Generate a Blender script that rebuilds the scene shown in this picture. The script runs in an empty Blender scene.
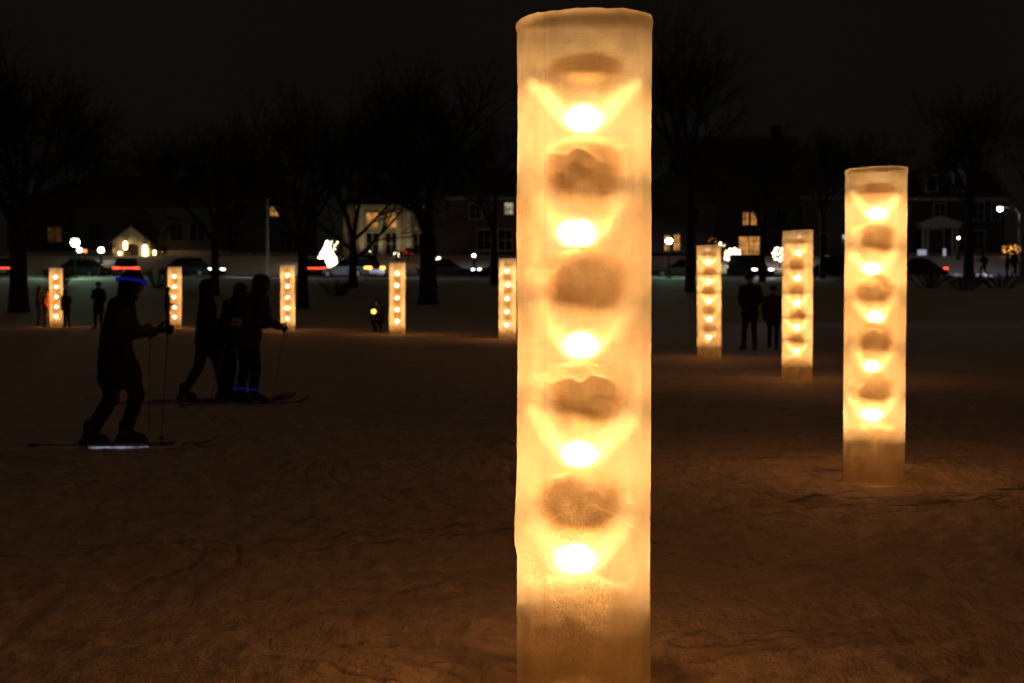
import bpy, bmesh, math, random
from mathutils import Vector, Matrix, noise

S = bpy.context.scene
COL = S.collection
PI = math.pi
F = 1450.0                       # focal length in picture widths of 1024
CAMZ = 1.39
PITCH = math.atan(48.5 / F)

# ------------------------------------------------------------------ helpers
def at(px, py, Y):
    """a point on the sight line through a spot of the survey photo, Y metres away"""
    dx, dz = (px - 512) / F, (341.5 - py) / F
    c, s = math.cos(PITCH), math.sin(PITCH)
    d = Vector((dx, c + dz * s, -s + dz * c))
    return Vector((0, 0, CAMZ)) + d * (Y / d.y)

def link(o, parent=None):
    COL.objects.link(o)
    if parent is not None:
        o.parent = parent
    return o

def tag(o, label=None, cat=None, group=None, kind=None):
    if label: o['label'] = label
    if cat: o['category'] = cat
    if group: o['group'] = group
    if kind: o['kind'] = kind
    return o

def thing(name, label, cat, loc=(0, 0, 0), rz=0.0, group=None, sc=1.0):
    o = bpy.data.objects.new(name, None)
    o.empty_display_size = 0.2
    o.location = loc
    o.rotation_euler = (0, 0, rz)
    o.scale = (sc, sc, sc)
    link(o)
    return tag(o, label, cat, group)

def obj(name, bm, mat, parent=None, smooth=False, loc=None):
    me = bm if isinstance(bm, bpy.types.Mesh) else bpy.data.meshes.new(name)
    if not isinstance(bm, bpy.types.Mesh):
        bmesh.ops.recalc_face_normals(bm, faces=bm.faces[:])
        bm.to_mesh(me); bm.free()
    if mat is not None:
        me.materials.clear()
        for m in (mat if isinstance(mat, (list, tuple)) else [mat]):
            me.materials.append(m)
    if smooth:
        for p in me.polygons: p.use_smooth = True
    o = bpy.data.objects.new(name, me)
    if loc: o.location = loc
    return link(o, parent)

def copy_tree(o, parent=None):
    c = o.copy(); COL.objects.link(c); c.parent = parent
    for ch in [x for x in KIDS.get(o.name, [])]:
        copy_tree(ch, c)
    return c
KIDS = {}
def index_kids(o):
    KIDS[o.name] = list(o.children)
    for c in o.children: index_kids(c)

def box(bm, c, s, bev=0.0, rot=None):
    r = bmesh.ops.create_cube(bm, size=1.0)
    vs = r['verts']
    bmesh.ops.scale(bm, vec=Vector(s), verts=vs)
    if bev:
        es = list({e for v in vs for e in v.link_edges})
        rr = bmesh.ops.bevel(bm, geom=es, offset=bev, segments=2, profile=0.5, affect='EDGES')
        vs = list({v for f in rr['faces'] for v in f.verts} | {v for v in vs if v.is_valid})
    if rot is not None:
        bmesh.ops.rotate(bm, cent=(0, 0, 0), matrix=rot, verts=vs)
    bmesh.ops.translate(bm, vec=Vector(c), verts=vs)
    return vs

def tube(bm, pts, rads, n=6, cap=True):
    pts = [Vector(p) for p in pts]
    rings = []
    for i, p in enumerate(pts):
        d = (pts[min(i + 1, len(pts) - 1)] - pts[max(i - 1, 0)])
        if d.length < 1e-9: d = Vector((0, 0, 1))
        d.normalize()
        u = d.orthogonal().normalized() if abs(d.z) < 0.99 else Vector((1, 0, 0)).cross(d).normalized()
        w = d.cross(u)
        ring = [bm.verts.new(p + (u * math.cos(2 * PI * k / n) + w * math.sin(2 * PI * k / n)) * rads[i]) for k in range(n)]
        # keep rings from twisting
        if rings:
            prev = rings[-1]
            best = min(range(n), key=lambda k: (ring[k].co - prev[0].co).length)
            ring = ring[best:] + ring[:best]
        rings.append(ring)
    for a, b in zip(rings, rings[1:]):
        for k in range(n):
            bm.faces.new((a[k], a[(k + 1) % n], b[(k + 1) % n], b[k]))
    if cap and n > 2:
        bm.faces.new(rings[0][::-1]); bm.faces.new(rings[-1])

def lathe(bm, prof, n=24, c=(0, 0, 0), fn=None):
    """prof: (r, z) from bottom to top"""
    c = Vector(c); rings = []
    for r, z in prof:
        if r < 1e-6:
            rings.append([bm.verts.new(c + Vector((0, 0, z)))])
        else:
            ring = []
            for k in range(n):
                a = 2 * PI * k / n
                rr = r; zz = z
                if fn: rr, zz = fn(r, z, a)
                ring.append(bm.verts.new(c + Vector((rr * math.cos(a), rr * math.sin(a), zz))))
            rings.append(ring)
    for a, b in zip(rings, rings[1:]):
        if len(a) == 1 and len(b) == 1: continue
        for k in range(n):
            k2 = (k + 1) % n
            if len(a) == 1: bm.faces.new((a[0], b[k2], b[k]))
            elif len(b) == 1: bm.faces.new((a[k], a[k2], b[0]))
            else: bm.faces.new((a[k], a[k2], b[k2], b[k]))

def ball(bm, c, r, sub=2, s=(1, 1, 1)):
    rr = bmesh.ops.create_icosphere(bm, subdivisions=sub, radius=r)
    bmesh.ops.scale(bm, vec=Vector(s), verts=rr['verts'])
    bmesh.ops.translate(bm, vec=Vector(c), verts=rr['verts'])

def prism(bm, poly, y0, y1, axis='y'):
    """extrude a polygon of (x, z) pairs between two y values"""
    a = [bm.verts.new((x, y0, z)) for x, z in poly]
    b = [bm.verts.new((x, y1, z)) for x, z in poly]
    n = len(poly)
    bm.faces.new(a); bm.faces.new(b[::-1])
    for k in range(n):
        bm.faces.new((a[k], b[k], b[(k + 1) % n], a[(k + 1) % n]))

# ------------------------------------------------------------------ materials
def nmat(name):
    m = bpy.data.materials.new(name); m.use_nodes = True
    nt = m.node_tree
    for n in list(nt.nodes): nt.nodes.remove(n)
    out = nt.nodes.new('ShaderNodeOutputMaterial')
    return m, nt, out

def pmat(name, col, rough=0.7, var=0.25, scale=8.0, bump=0.2, metal=0.0, detail=4.0, stretch=(1, 1, 1)):
    m, nt, out = nmat(name)
    N, L = nt.nodes.new, nt.links.new
    b = N('ShaderNodeBsdfPrincipled'); b.inputs['Roughness'].default_value = rough; b.inputs['Metallic'].default_value = metal
    tc = N('ShaderNodeTexCoord'); mp = N('ShaderNodeMapping'); mp.inputs['Scale'].default_value = stretch
    no = N('ShaderNodeTexNoise'); no.inputs['Scale'].default_value = scale; no.inputs['Detail'].default_value = detail
    mr = N('ShaderNodeMapRange'); mr.inputs['From Min'].default_value = 0.3; mr.inputs['From Max'].default_value = 0.7
    mr.inputs['To Min'].default_value = 1 - var; mr.inputs['To Max'].default_value = 1 + var
    mx = N('ShaderNodeMix'); mx.data_type = 'RGBA'; mx.blend_type = 'MULTIPLY'; mx.inputs[0].default_value = 1.0
    mx.inputs[6].default_value = (*col, 1)
    L(tc.outputs['Object'], mp.inputs[0]); L(mp.outputs[0], no.inputs['Vector']); L(no.outputs['Fac'], mr.inputs['Value'])
    L(mr.outputs[0], mx.inputs[7]); L(mx.outputs[2], b.inputs['Base Color'])
    if bump:
        bp = N('ShaderNodeBump'); bp.inputs['Strength'].default_value = bump; bp.inputs['Distance'].default_value = 0.02
        L(no.outputs['Fac'], bp.inputs['Height']); L(bp.outputs[0], b.inputs['Normal'])
    L(b.outputs[0], out.inputs[0])
    return m

def emat(name, col, strength, sample=True):
    m, nt, out = nmat(name)
    e = nt.nodes.new('ShaderNodeEmission'); e.inputs[0].default_value = (*col, 1); e.inputs[1].default_value = strength
    nt.links.new(e.outputs[0], out.inputs[0])
    if not sample:
        m.cycles.emission_sampling = 'NONE'
    return m

def window_mat(name, col, strength):
    """a lit room behind a pane: unevenly bright, curtains and lamps"""
    m, nt, out = nmat(name)
    N, L = nt.nodes.new, nt.links.new
    tc = N('ShaderNodeTexCoord')
    no = N('ShaderNodeTexNoise'); no.inputs['Scale'].default_value = 1.6; no.inputs['Detail'].default_value = 3
    cr = N('ShaderNodeMapRange'); cr.inputs['From Min'].default_value = 0.35; cr.inputs['From Max'].default_value = 0.7
    cr.inputs['To Min'].default_value = 0.35 * strength; cr.inputs['To Max'].default_value = 1.5 * strength
    e = N('ShaderNodeEmission'); e.inputs[0].default_value = (*col, 1)
    g = N('ShaderNodeBsdfGlossy'); g.inputs['Roughness'].default_value = 0.1; g.inputs[0].default_value = (0.05, 0.05, 0.05, 1)
    a = N('ShaderNodeAddShader')
    L(tc.outputs['Object'], no.inputs['Vector']); L(no.outputs['Fac'], cr.inputs['Value']); L(cr.outputs[0], e.inputs[1])
    L(e.outputs[0], a.inputs[0]); L(g.outputs[0], a.inputs[1]); L(a.outputs[0], out.inputs[0])
    m.cycles.emission_sampling = 'NONE'
    return m

def brick_mat(name, c1, c2, mortar):
    m, nt, out = nmat(name)
    N, L = nt.nodes.new, nt.links.new
    b = N('ShaderNodeBsdfPrincipled'); b.inputs['Roughness'].default_value = 0.85
    tc = N('ShaderNodeTexCoord'); sx = N('ShaderNodeSeparateXYZ'); ad = N('ShaderNodeMath'); cx = N('ShaderNodeCombineXYZ')
    br = N('ShaderNodeTexBrick'); br.inputs['Scale'].default_value = 4.0
    br.inputs['Color1'].default_value = (*c1, 1); br.inputs['Color2'].default_value = (*c2, 1); br.inputs['Mortar'].default_value = (*mortar, 1)
    L(tc.outputs['Object'], sx.inputs[0]); L(sx.outputs[0], ad.inputs[0]); L(sx.outputs[1], ad.inputs[1])
    L(ad.outputs[0], cx.inputs[0]); L(sx.outputs[2], cx.inputs[1]); L(cx.outputs[0], br.inputs['Vector'])
    L(br.outputs['Color'], b.inputs['Base Color']); L(b.outputs[0], out.inputs[0])
    return m

M = {}
M['bark'] = pmat('bark', (0.045, 0.038, 0.03), 0.95, 0.4, 12, 0.5, stretch=(1, 1, 0.25))
M['bark_pale'] = pmat('pale_bark', (0.32, 0.31, 0.30), 0.9, 0.4, 6, 0.4, stretch=(1, 1, 2))
M['twig'] = pmat('twigs', (0.035, 0.03, 0.026), 0.95, 0.2, 4, 0)
M['black_cloth'] = pmat('black_cloth', (0.012, 0.012, 0.014), 0.9, 0.3, 30, 0.3)
M['navy_cloth'] = pmat('navy_cloth', (0.012, 0.015, 0.03), 0.9, 0.3, 30, 0.3)
M['grey_cloth'] = pmat('grey_cloth', (0.05, 0.045, 0.042), 0.9, 0.3, 30, 0.3)
M['brown_cloth'] = pmat('brown_cloth', (0.05, 0.03, 0.02), 0.9, 0.3, 30, 0.3)
M['rust_cloth'] = pmat('rust_cloth', (0.4, 0.12, 0.04), 0.9, 0.25, 30, 0.3)
M['skin'] = pmat('skin', (0.45, 0.28, 0.2), 0.55, 0.1, 20, 0.1)
M['hair'] = pmat('hair', (0.03, 0.02, 0.012), 0.7, 0.3, 60, 0.3)
M['boot'] = pmat('boot', (0.02, 0.018, 0.017), 0.6, 0.2, 30, 0.2)
M['bib_white'] = pmat('bib', (0.55, 0.52, 0.5), 0.8, 0.1, 20, 0.1)
M['bib_red'] = pmat('bib_red', (0.5, 0.05, 0.04), 0.8, 0.1, 20, 0.1)
M['ski'] = pmat('ski_dark', (0.06, 0.05, 0.05), 0.35, 0.3, 10, 0.05)
M['ski_pale'] = pmat('ski_pale', (0.75, 0.76, 0.8), 0.35, 0.1, 10, 0.05)
M['metal'] = pmat('grey_metal', (0.25, 0.25, 0.25), 0.5, 0.15, 20, 0.1, metal=0.8)
M['pole_pale'] = pmat('painted_pole', (0.5, 0.5, 0.48), 0.5, 0.15, 10, 0.1)
M['black_iron'] = pmat('black_iron', (0.02, 0.02, 0.02), 0.5, 0.2, 20, 0.1)
M['car_black'] = pmat('car_black', (0.012, 0.012, 0.013), 0.25, 0.1, 4, 0)
M['car_blue'] = pmat('car_blue', (0.012, 0.016, 0.03), 0.25, 0.1, 4, 0)
M['car_grey'] = pmat('car_grey', (0.06, 0.06, 0.062), 0.3, 0.1, 4, 0)
M['car_red'] = pmat('car_red', (0.06, 0.012, 0.01), 0.3, 0.1, 4, 0)
M['tyre'] = pmat('tyre', (0.015, 0.015, 0.015), 0.9, 0.2, 20, 0.2)
M['glass_dark'] = pmat('dark_glass', (0.008, 0.009, 0.01), 0.08, 0.1, 3, 0)
M['wax'] = pmat('wax', (0.8, 0.7, 0.5), 0.6, 0.05, 20, 0.1)
M['brick'] = brick_mat('red_brick', (0.12, 0.055, 0.04), (0.09, 0.045, 0.035), (0.14, 0.12, 0.11))
M['brick_dark'] = brick_mat('dark_brick', (0.06, 0.04, 0.032), (0.045, 0.032, 0.026), (0.08, 0.07, 0.065))
M['stone'] = pmat('limestone', (0.38, 0.34, 0.27), 0.85, 0.2, 3, 0.2)
M['stucco'] = pmat('stucco', (0.4, 0.34, 0.24), 0.9, 0.15, 2, 0.2)
M['stucco_dark'] = pmat('grey_stucco', (0.16, 0.15, 0.13), 0.9, 0.15, 2, 0.2)
M['white_trim'] = pmat('white_trim', (0.5, 0.48, 0.43), 0.6, 0.08, 4, 0.05)
M['dark_trim'] = pmat('dark_trim', (0.05, 0.045, 0.04), 0.6, 0.1, 4, 0.05)
M['roof_snow'] = pmat('snowy_roof', (0.18, 0.18, 0.18), 0.9, 0.5, 0.8, 0.4)
M['shingle'] = pmat('shingles', (0.05, 0.047, 0.045), 0.95, 0.4, 5, 0.4)
M['door'] = pmat('door_wood', (0.06, 0.025, 0.015), 0.5, 0.3, 6, 0.1, stretch=(6, 6, 1))
M['asphalt'] = pmat('wet_asphalt', (0.06, 0.06, 0.062), 0.6, 0.4, 0.8, 0.3)
M['path_snow'] = pmat('packed_snow', (0.55, 0.55, 0.56), 0.8, 0.2, 1.5, 0.4)
M['foliage'] = pmat('evergreen_foliage', (0.03, 0.045, 0.025), 0.9, 0.4, 8, 0.4)
M['win_orange'] = window_mat('window_orange', (1.0, 0.42, 0.1), 0.55)
M['win_dim'] = window_mat('window_dim_orange', (1.0, 0.42, 0.12), 0.035)
M['win_pale'] = window_mat('window_pale', (1.0, 0.86, 0.6), 0.45)
def flame_mat():
    m, nt, out = nmat('candle_flame')
    e = nt.nodes.new('ShaderNodeEmission'); e.inputs[0].default_value = (1.0, 0.60, 0.235, 1); e.inputs[1].default_value = 150
    t = nt.nodes.new('ShaderNodeBsdfTransparent'); a = nt.nodes.new('ShaderNodeAddShader')
    nt.links.new(e.outputs[0], a.inputs[0]); nt.links.new(t.outputs[0], a.inputs[1]); nt.links.new(a.outputs[0], out.inputs[0])
    m.cycles.emission_sampling = 'NONE'
    return m
M['flame'] = flame_mat()
M['bulb'] = emat('warm_white_bulbs', (1.0, 0.82, 0.5), 9.0, False)
M['bulb_amber'] = emat('amber_bulbs', (1.0, 0.36, 0.07), 1.6, False)
M['bulb_red'] = emat('red_bulbs', (1.0, 0.08, 0.03), 0.7, False)
M['lantern'] = emat('lantern_glass_lit', (1.0, 0.7, 0.3), 10.0)
M['globe_green'] = emat('street_globe_greenish', (0.58, 1.0, 0.66), 115.0)
M['globe_violet'] = emat('street_globe_violet', (0.86, 0.8, 1.0), 130.0)
M['globe_white'] = emat('porch_globe_white', (1.0, 0.95, 0.8), 14.0)
M['tail'] = emat('tail_lamp_red', (1.0, 0.07, 0.03), 2.6, False)
M['brake'] = emat('indicator_amber', (1.0, 0.34, 0.03), 9.0, False)
M['head'] = emat('head_lamp_white', (0.9, 0.93, 1.0), 7.0, False)
M['blue_led'] = emat('blue_led', (0.05, 0.05, 1.0), 0.085)
M['yellow_led'] = emat('yellow_lamp', (1.0, 0.75, 0.08), 3.0)
M['ski_glint'] = window_mat('ski_glint_glow', (0.75, 0.72, 1.0), 0.2)  # patchy glow for light caught on the ski, no lamp
M['ski_glint'].node_tree.nodes['Noise Texture'].inputs['Scale'].default_value = 14

def ice_mat():
    m, nt, out = nmat('candle_lit_ice')
    N, L = nt.nodes.new, nt.links.new
    tc = N('ShaderNodeTexCoord'); sx = N('ShaderNodeSeparateXYZ')
    L(tc.outputs['Object'], sx.inputs[0])
    def noise_tex(stretch, scale, detail, rough=0.55, dist=0.0):
        mp = N('ShaderNodeMapping'); mp.inputs['Scale'].default_value = stretch
        t = N('ShaderNodeTexNoise'); t.inputs['Scale'].default_value = scale; t.inputs['Detail'].default_value = detail
        t.inputs['Roughness'].default_value = rough; t.inputs['Distortion'].default_value = dist
        L(tc.outputs['Object'], mp.inputs[0]); L(mp.outputs[0], t.inputs['Vector'])
        return t.outputs['Fac']
    def rng(v, a, b, c, d):
        r = N('ShaderNodeMapRange'); r.inputs['From Min'].default_value = a; r.inputs['From Max'].default_value = b
        r.inputs['To Min'].default_value = c; r.inputs['To Max'].default_value = d
        L(v, r.inputs['Value']); return r.outputs[0]
    def mth(op, a, b=0.0):
        n = N('ShaderNodeMath'); n.operation = op
        for i, v in enumerate((a, b)):
            if isinstance(v, (int, float)): n.inputs[i].default_value = v
            else: L(v, n.inputs[i])
        return n.outputs[0]
    streak = noise_tex((1, 1, 30), 7.0, 6, 0.65)       # fine horizontal hair lines of frost
    cloud = noise_tex((1, 1, 0.8), 7.0, 5, 0.6, 0.5)
    grain = noise_tex((1, 1, 0.7), 165.0, 3, 0.75, 0.8)  # large crystals near the foot
    wob = noise_tex((1, 1, 1), 5.0, 4)
    low = rng(mth('ADD', sx.outputs[2], mth('MULTIPLY', wob, 0.5)), 0.75, 1.15, 1.0, 0.0)
    mid = rng(mth('ABSOLUTE', mth('ADD', sx.outputs[0], mth('MULTIPLY', wob, 0.16))), 0.10, 0.24, 1.0, 0.0)
    patch = rng(noise_tex((1, 1, 1), 3.2, 4), 0.46, 0.62, 0.0, 1.0)
    gmask = mth('MAXIMUM', mth('MULTIPLY', mth('MULTIPLY', mth('MULTIPLY', low, mid), rng(sx.outputs[2], 0.02, 0.3, 0.25, 1.0)), rng(noise_tex((1, 1, .6), 13.0, 3), 0.36, 0.6, 0.1, 1.0)), mth('MULTIPLY', patch, 0.2))
    clear = rng(mth('ADD', sx.outputs[0], mth('MULTIPLY', streak, 0.03)), 0.205, 0.218, 0.0, 1.0)   # smooth clear band down one flank
    seam = rng(mth('ABSOLUTE', mth('ADD', mth('ADD', sx.outputs[0], 0.139), mth('MULTIPLY', noise_tex((0, 0, 1), 3.0, 4), 0.012))), 0.0006, 0.0018, 0.35, 0.0)
    seam = mth('MULTIPLY', seam, rng(noise_tex((0, 0, 1), 2.0, 3), 0.4, 0.6, 0.3, 1.0))
    vert = noise_tex((1, 1, .03), 60.0, 3, 0.6)
    f1 = mth('MULTIPLY', rng(vert, 0.3, 0.7, 0.95, 1.05), rng(streak, 0.3, 0.7, 0.9, 1.08))
    f2 = rng(cloud, 0.3, 0.7, 0.72, 1.18)
    g = rng(grain, 0.36, 0.66, -0.6, 1.0)
    f3 = mth('ADD', 1.0, mth('MULTIPLY', g, gmask))
    fr = mth('MULTIPLY', mth('MULTIPLY', f1, f2), mth('MULTIPLY', f3, mth('SUBTRACT', 1.0, seam)))
    # one healed crack arching across the front near the foot
    ck = mth('ADD', mth('SUBTRACT', sx.outputs[2], 0.69), mth('MULTIPLY', mth('MULTIPLY', sx.outputs[0], sx.outputs[0]), 2.6))
    ck = rng(mth('ABSOLUTE', mth('ADD', ck, mth('MULTIPLY', noise_tex((1, 1, 1), 9.0, 4), 0.08))), 0.001, 0.006, 0.5, 0.0)
    ck = mth('MULTIPLY', ck, rng(noise_tex((1, 1, 1), 11.0, 2), 0.42, 0.6, 0.0, 1.0))
    fr = mth('ADD', fr, ck)
    fr = mth('ADD', mth('MULTIPLY', fr, mth('SUBTRACT', 1.0, clear)), mth('MULTIPLY', clear, 0.8))
    hmix = mth('ADD', mth('ADD', mth('MULTIPLY', streak, 0.5), mth('MULTIPLY', cloud, 0.5)), mth('MULTIPLY', mth('MULTIPLY', grain, gmask), 1.4))
    bp = N('ShaderNodeBump'); bp.inputs['Strength'].default_value = 0.25; bp.inputs['Distance'].default_value = 0.008
    L(hmix, bp.inputs['Height'])
    def tint(col, fac):
        mx = N('ShaderNodeMix'); mx.data_type = 'RGBA'; mx.blend_type = 'MULTIPLY'; mx.inputs[0].default_value = 1.0
        mx.inputs[6].default_value = (*col, 1); L(fac, mx.inputs[7]); return mx.outputs[2]
    tr = N('ShaderNodeBsdfTranslucent'); L(tint((0.82, 0.54, 0.34), fr), tr.inputs[0])
    def refr(rough, w):
        r = N('ShaderNodeBsdfRefraction'); r.inputs['IOR'].default_value = 1.31; r.inputs['Roughness'].default_value = rough
        L(tint((0.98, 0.94, 0.86), w), r.inputs[0]); L(bp.outputs[0], r.inputs['Normal']); return r.outputs[0]
    df = N('ShaderNodeBsdfDiffuse'); df.inputs[0].default_value = (0.78, 0.72, 0.62, 1)
    tp = N('ShaderNodeBsdfTransparent'); tp.inputs[0].default_value = (0.98, 0.46, 0.22, 1)
    gl = N('ShaderNodeBsdfGlossy'); gl.inputs['Roughness'].default_value = 0.25
    def mix(a, b, f):
        n = N('ShaderNodeMixShader'); n.inputs[0].default_value = f
        L(a, n.inputs[1]); L(b, n.inputs[2]); return n.outputs[0]
    x = mix(tr.outputs[0], df.outputs[0], 0.84)
    rr = mix(refr(0.27, fr), refr(0.55, fr), 0.4)
    x = mix(x, rr, 0.77)
    x = mix(x, tp.outputs[0], 0.155)
    x = mix(x, gl.outputs[0], 0.02)
    L(x, out.inputs[0])
    return m
M['ice'] = ice_mat()
M['plug'] = None
def ice_far_mat():
    m, nt, out = nmat('distant_candle_lit_ice')
    N, L = nt.nodes.new, nt.links.new
    tc = N('ShaderNodeTexCoord'); t = N('ShaderNodeTexNoise'); t.inputs['Scale'].default_value = 7; t.inputs['Detail'].default_value = 2
    r = N('ShaderNodeMapRange'); r.inputs['From Min'].default_value = .3; r.inputs['From Max'].default_value = .7; r.inputs['To Min'].default_value = .75; r.inputs['To Max'].default_value = 1.1
    L(tc.outputs['Object'], t.inputs['Vector']); L(t.outputs['Fac'], r.inputs['Value'])
    def tint(col):
        mx = N('ShaderNodeMix'); mx.data_type = 'RGBA'; mx.blend_type = 'MULTIPLY'; mx.inputs[0].default_value = 1.0
        mx.inputs[6].default_value = (*col, 1); L(r.outputs[0], mx.inputs[7]); return mx.outputs[2]
    tr = N('ShaderNodeBsdfTranslucent'); L(tint((.82, .54, .34)), tr.inputs[0])
    rf = N('ShaderNodeBsdfRefraction'); rf.inputs['IOR'].default_value = 1.31; rf.inputs['Roughness'].default_value = .32; L(tint((.98, .94, .86)), rf.inputs[0])
    df = N('ShaderNodeBsdfDiffuse'); df.inputs[0].default_value = (.78, .72, .62, 1)
    tp = N('ShaderNodeBsdfTransparent'); tp.inputs[0].default_value = (.98, .46, .22, 1)
    def mix(a, b, f):
        n = N('ShaderNodeMixShader'); n.inputs[0].default_value = f; L(a, n.inputs[1]); L(b, n.inputs[2]); return n.outputs[0]
    x = mix(mix(mix(tr.outputs[0], df.outputs[0], .84), rf.outputs[0], .77), tp.outputs[0], .13)
    L(x, out.inputs[0])
    return m
M['ice_far'] = ice_far_mat()

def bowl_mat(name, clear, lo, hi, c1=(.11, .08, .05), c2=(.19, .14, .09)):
    """made-up ice insert whose opacity varies with viewing angle to shape the glow"""
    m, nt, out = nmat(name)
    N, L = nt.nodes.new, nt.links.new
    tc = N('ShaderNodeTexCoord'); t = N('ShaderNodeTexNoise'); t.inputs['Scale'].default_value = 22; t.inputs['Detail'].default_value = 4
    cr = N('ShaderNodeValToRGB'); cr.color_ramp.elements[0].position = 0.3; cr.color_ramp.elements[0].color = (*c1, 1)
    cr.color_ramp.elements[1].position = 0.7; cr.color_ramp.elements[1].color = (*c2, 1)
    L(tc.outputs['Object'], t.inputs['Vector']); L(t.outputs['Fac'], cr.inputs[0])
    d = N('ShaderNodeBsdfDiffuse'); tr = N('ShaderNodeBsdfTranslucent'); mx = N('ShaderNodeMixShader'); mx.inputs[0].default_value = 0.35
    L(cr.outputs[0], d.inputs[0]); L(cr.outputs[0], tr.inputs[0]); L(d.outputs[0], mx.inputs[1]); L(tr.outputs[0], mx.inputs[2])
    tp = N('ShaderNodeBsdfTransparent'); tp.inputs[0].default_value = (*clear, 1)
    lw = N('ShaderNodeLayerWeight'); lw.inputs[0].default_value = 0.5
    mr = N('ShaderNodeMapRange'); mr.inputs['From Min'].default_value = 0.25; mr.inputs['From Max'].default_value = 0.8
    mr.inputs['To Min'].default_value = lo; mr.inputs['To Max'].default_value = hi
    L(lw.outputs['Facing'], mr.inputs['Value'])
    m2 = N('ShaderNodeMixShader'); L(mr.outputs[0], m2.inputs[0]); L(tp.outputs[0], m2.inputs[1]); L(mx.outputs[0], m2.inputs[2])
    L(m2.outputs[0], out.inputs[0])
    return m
M['bowl'] = bowl_mat('dark_shade_core', (0.9, 0.8, 0.7), 0.96, 0.12)
M['plug'] = bowl_mat('foot_dimmer_ice', (.9, .83, .72), .07, .09, (.3, .24, .17), (.55, .46, .35))
M['bowl_thin'] = bowl_mat('thin_ice_bowl', (0.95, 0.92, 0.88), 0.05, 0.95, (.6, .53, .43), (.9, .84, .74))

def snow_mat():
    m, nt, out = nmat('trodden_snow')
    N, L = nt.nodes.new, nt.links.new
    tc = N('ShaderNodeTexCoord')
    def nz(stretch, scale, detail, rot=0.0, rough=0.6, dist=0.0):
        mp = N('ShaderNodeMapping'); mp.inputs['Scale'].default_value = stretch; mp.inputs['Rotation'].default_value = (0, 0, rot)
        t = N('ShaderNodeTexNoise'); t.inputs['Scale'].default_value = scale; t.inputs['Detail'].default_value = detail
        t.inputs['Roughness'].default_value = rough; t.inputs['Distortion'].default_value = dist
        L(tc.outputs['Object'], mp.inputs[0]); L(mp.outputs[0], t.inputs['Vector']); return t.outputs['Fac']
    def mth(op, a, b):
        n = N('ShaderNodeMath'); n.operation = op
        for i, v in enumerate((a, b)):
            if isinstance(v, (int, float)): n.inputs[i].default_value = v
            else: L(v, n.inputs[i])
        return n.outputs[0]
    a = nz((1, 3, 1), 3.0, 5, 0.45, 0.6, 0.9)        # scuffs
    b = nz((3.5, 1, 1), 2.6, 5, -0.5, 0.6, 0.8)
    c = nz((1, 1, 1), 16, 6, 0, 0.7)
    e = nz((1, 1, 1), 60, 3, 0, 0.7)
    def groove(src, w):                               # ski tracks wander along contour lines
        n = N('ShaderNodeMapRange'); n.inputs['From Min'].default_value = 0.0; n.inputs['From Max'].default_value = w
        n.inputs['To Min'].default_value = -1.0; n.inputs['To Max'].default_value = 0.0
        L(mth('ABSOLUTE', mth('SUBTRACT', src, 0.5), 0), n.inputs['Value']); return n.outputs[0]
    sxy = N('ShaderNodeSeparateXYZ'); L(tc.outputs['Object'], sxy.inputs[0])
    def tracks(ang, gap, seed):
        u = mth('ADD', mth('MULTIPLY', sxy.outputs[0], math.sin(ang)), mth('MULTIPLY', sxy.outputs[1], math.cos(ang)))
        u = mth('ADD', u, mth('MULTIPLY', nz((1, 1, 1), .22 + .03 * seed, 1, seed), 2.6))
        f = mth('MULTIPLY', mth('FRACT', mth('MULTIPLY', u, 1 / gap), 0), gap)
        g1 = groove(mth('ADD', mth('SUBTRACT', f, gap * .5 - .11), .5), .035)
        g2 = groove(mth('ADD', mth('SUBTRACT', f, gap * .5 + .11), .5), .035)
        mk = N('ShaderNodeMapRange'); mk.inputs['From Min'].default_value = .46; mk.inputs['From Max'].default_value = .56
        L(nz((.4, .4, 1), .9, 2, seed * 2.1), mk.inputs['Value'])
        return mth('MULTIPLY', mth('ADD', g1, g2), mk.outputs[0])
    t1, t2, t3 = tracks(.12, 1.3, 1), tracks(-.35, 1.7, 2), tracks(1.1, 2.1, 3)
    h = mth('ADD', mth('MULTIPLY', a, 0.45), mth('ADD', mth('MULTIPLY', b, 0.45), mth('ADD', mth('MULTIPLY', c, 0.55), mth('MULTIPLY', e, 0.16))))
    h = mth('ADD', h, mth('MULTIPLY', mth('ADD', t1, mth('ADD', t2, t3)), 0.45))
    bp = N('ShaderNodeBump'); bp.inputs['Strength'].default_value = 1.0; bp.inputs['Distance'].default_value = 0.09
    L(h, bp.inputs['Height'])
    cr = N('ShaderNodeValToRGB'); cr.color_ramp.elements[0].position = 0.36; cr.color_ramp.elements[0].color = (0.55, 0.52, 0.49, 1)
    cr.color_ramp.elements[1].position = 0.66; cr.color_ramp.elements[1].color = (0.84, 0.83, 0.82, 1)
    cm = mth('ADD', mth('MULTIPLY', nz((1, 2.2, 1), 3.2, 6, 0.4, 0.65, 0.8), 0.6), mth('MULTIPLY', nz((2.4, 1, 1), 7.0, 5, -0.5, 0.65, 0.5), 0.4))
    cm = mth('ADD', cm, mth('MULTIPLY', mth('ADD', t1, mth('ADD', t2, t3)), 0.14))
    L(cm, cr.inputs[0])
    p = N('ShaderNodeBsdfPrincipled'); p.inputs['Roughness'].default_value = 0.75
    L(cr.outputs[0], p.inputs['Base Color']); L(bp.outputs[0], p.inputs['Normal']); L(p.outputs[0], out.inputs[0])
    return m
M['snow'] = snow_mat()

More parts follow.
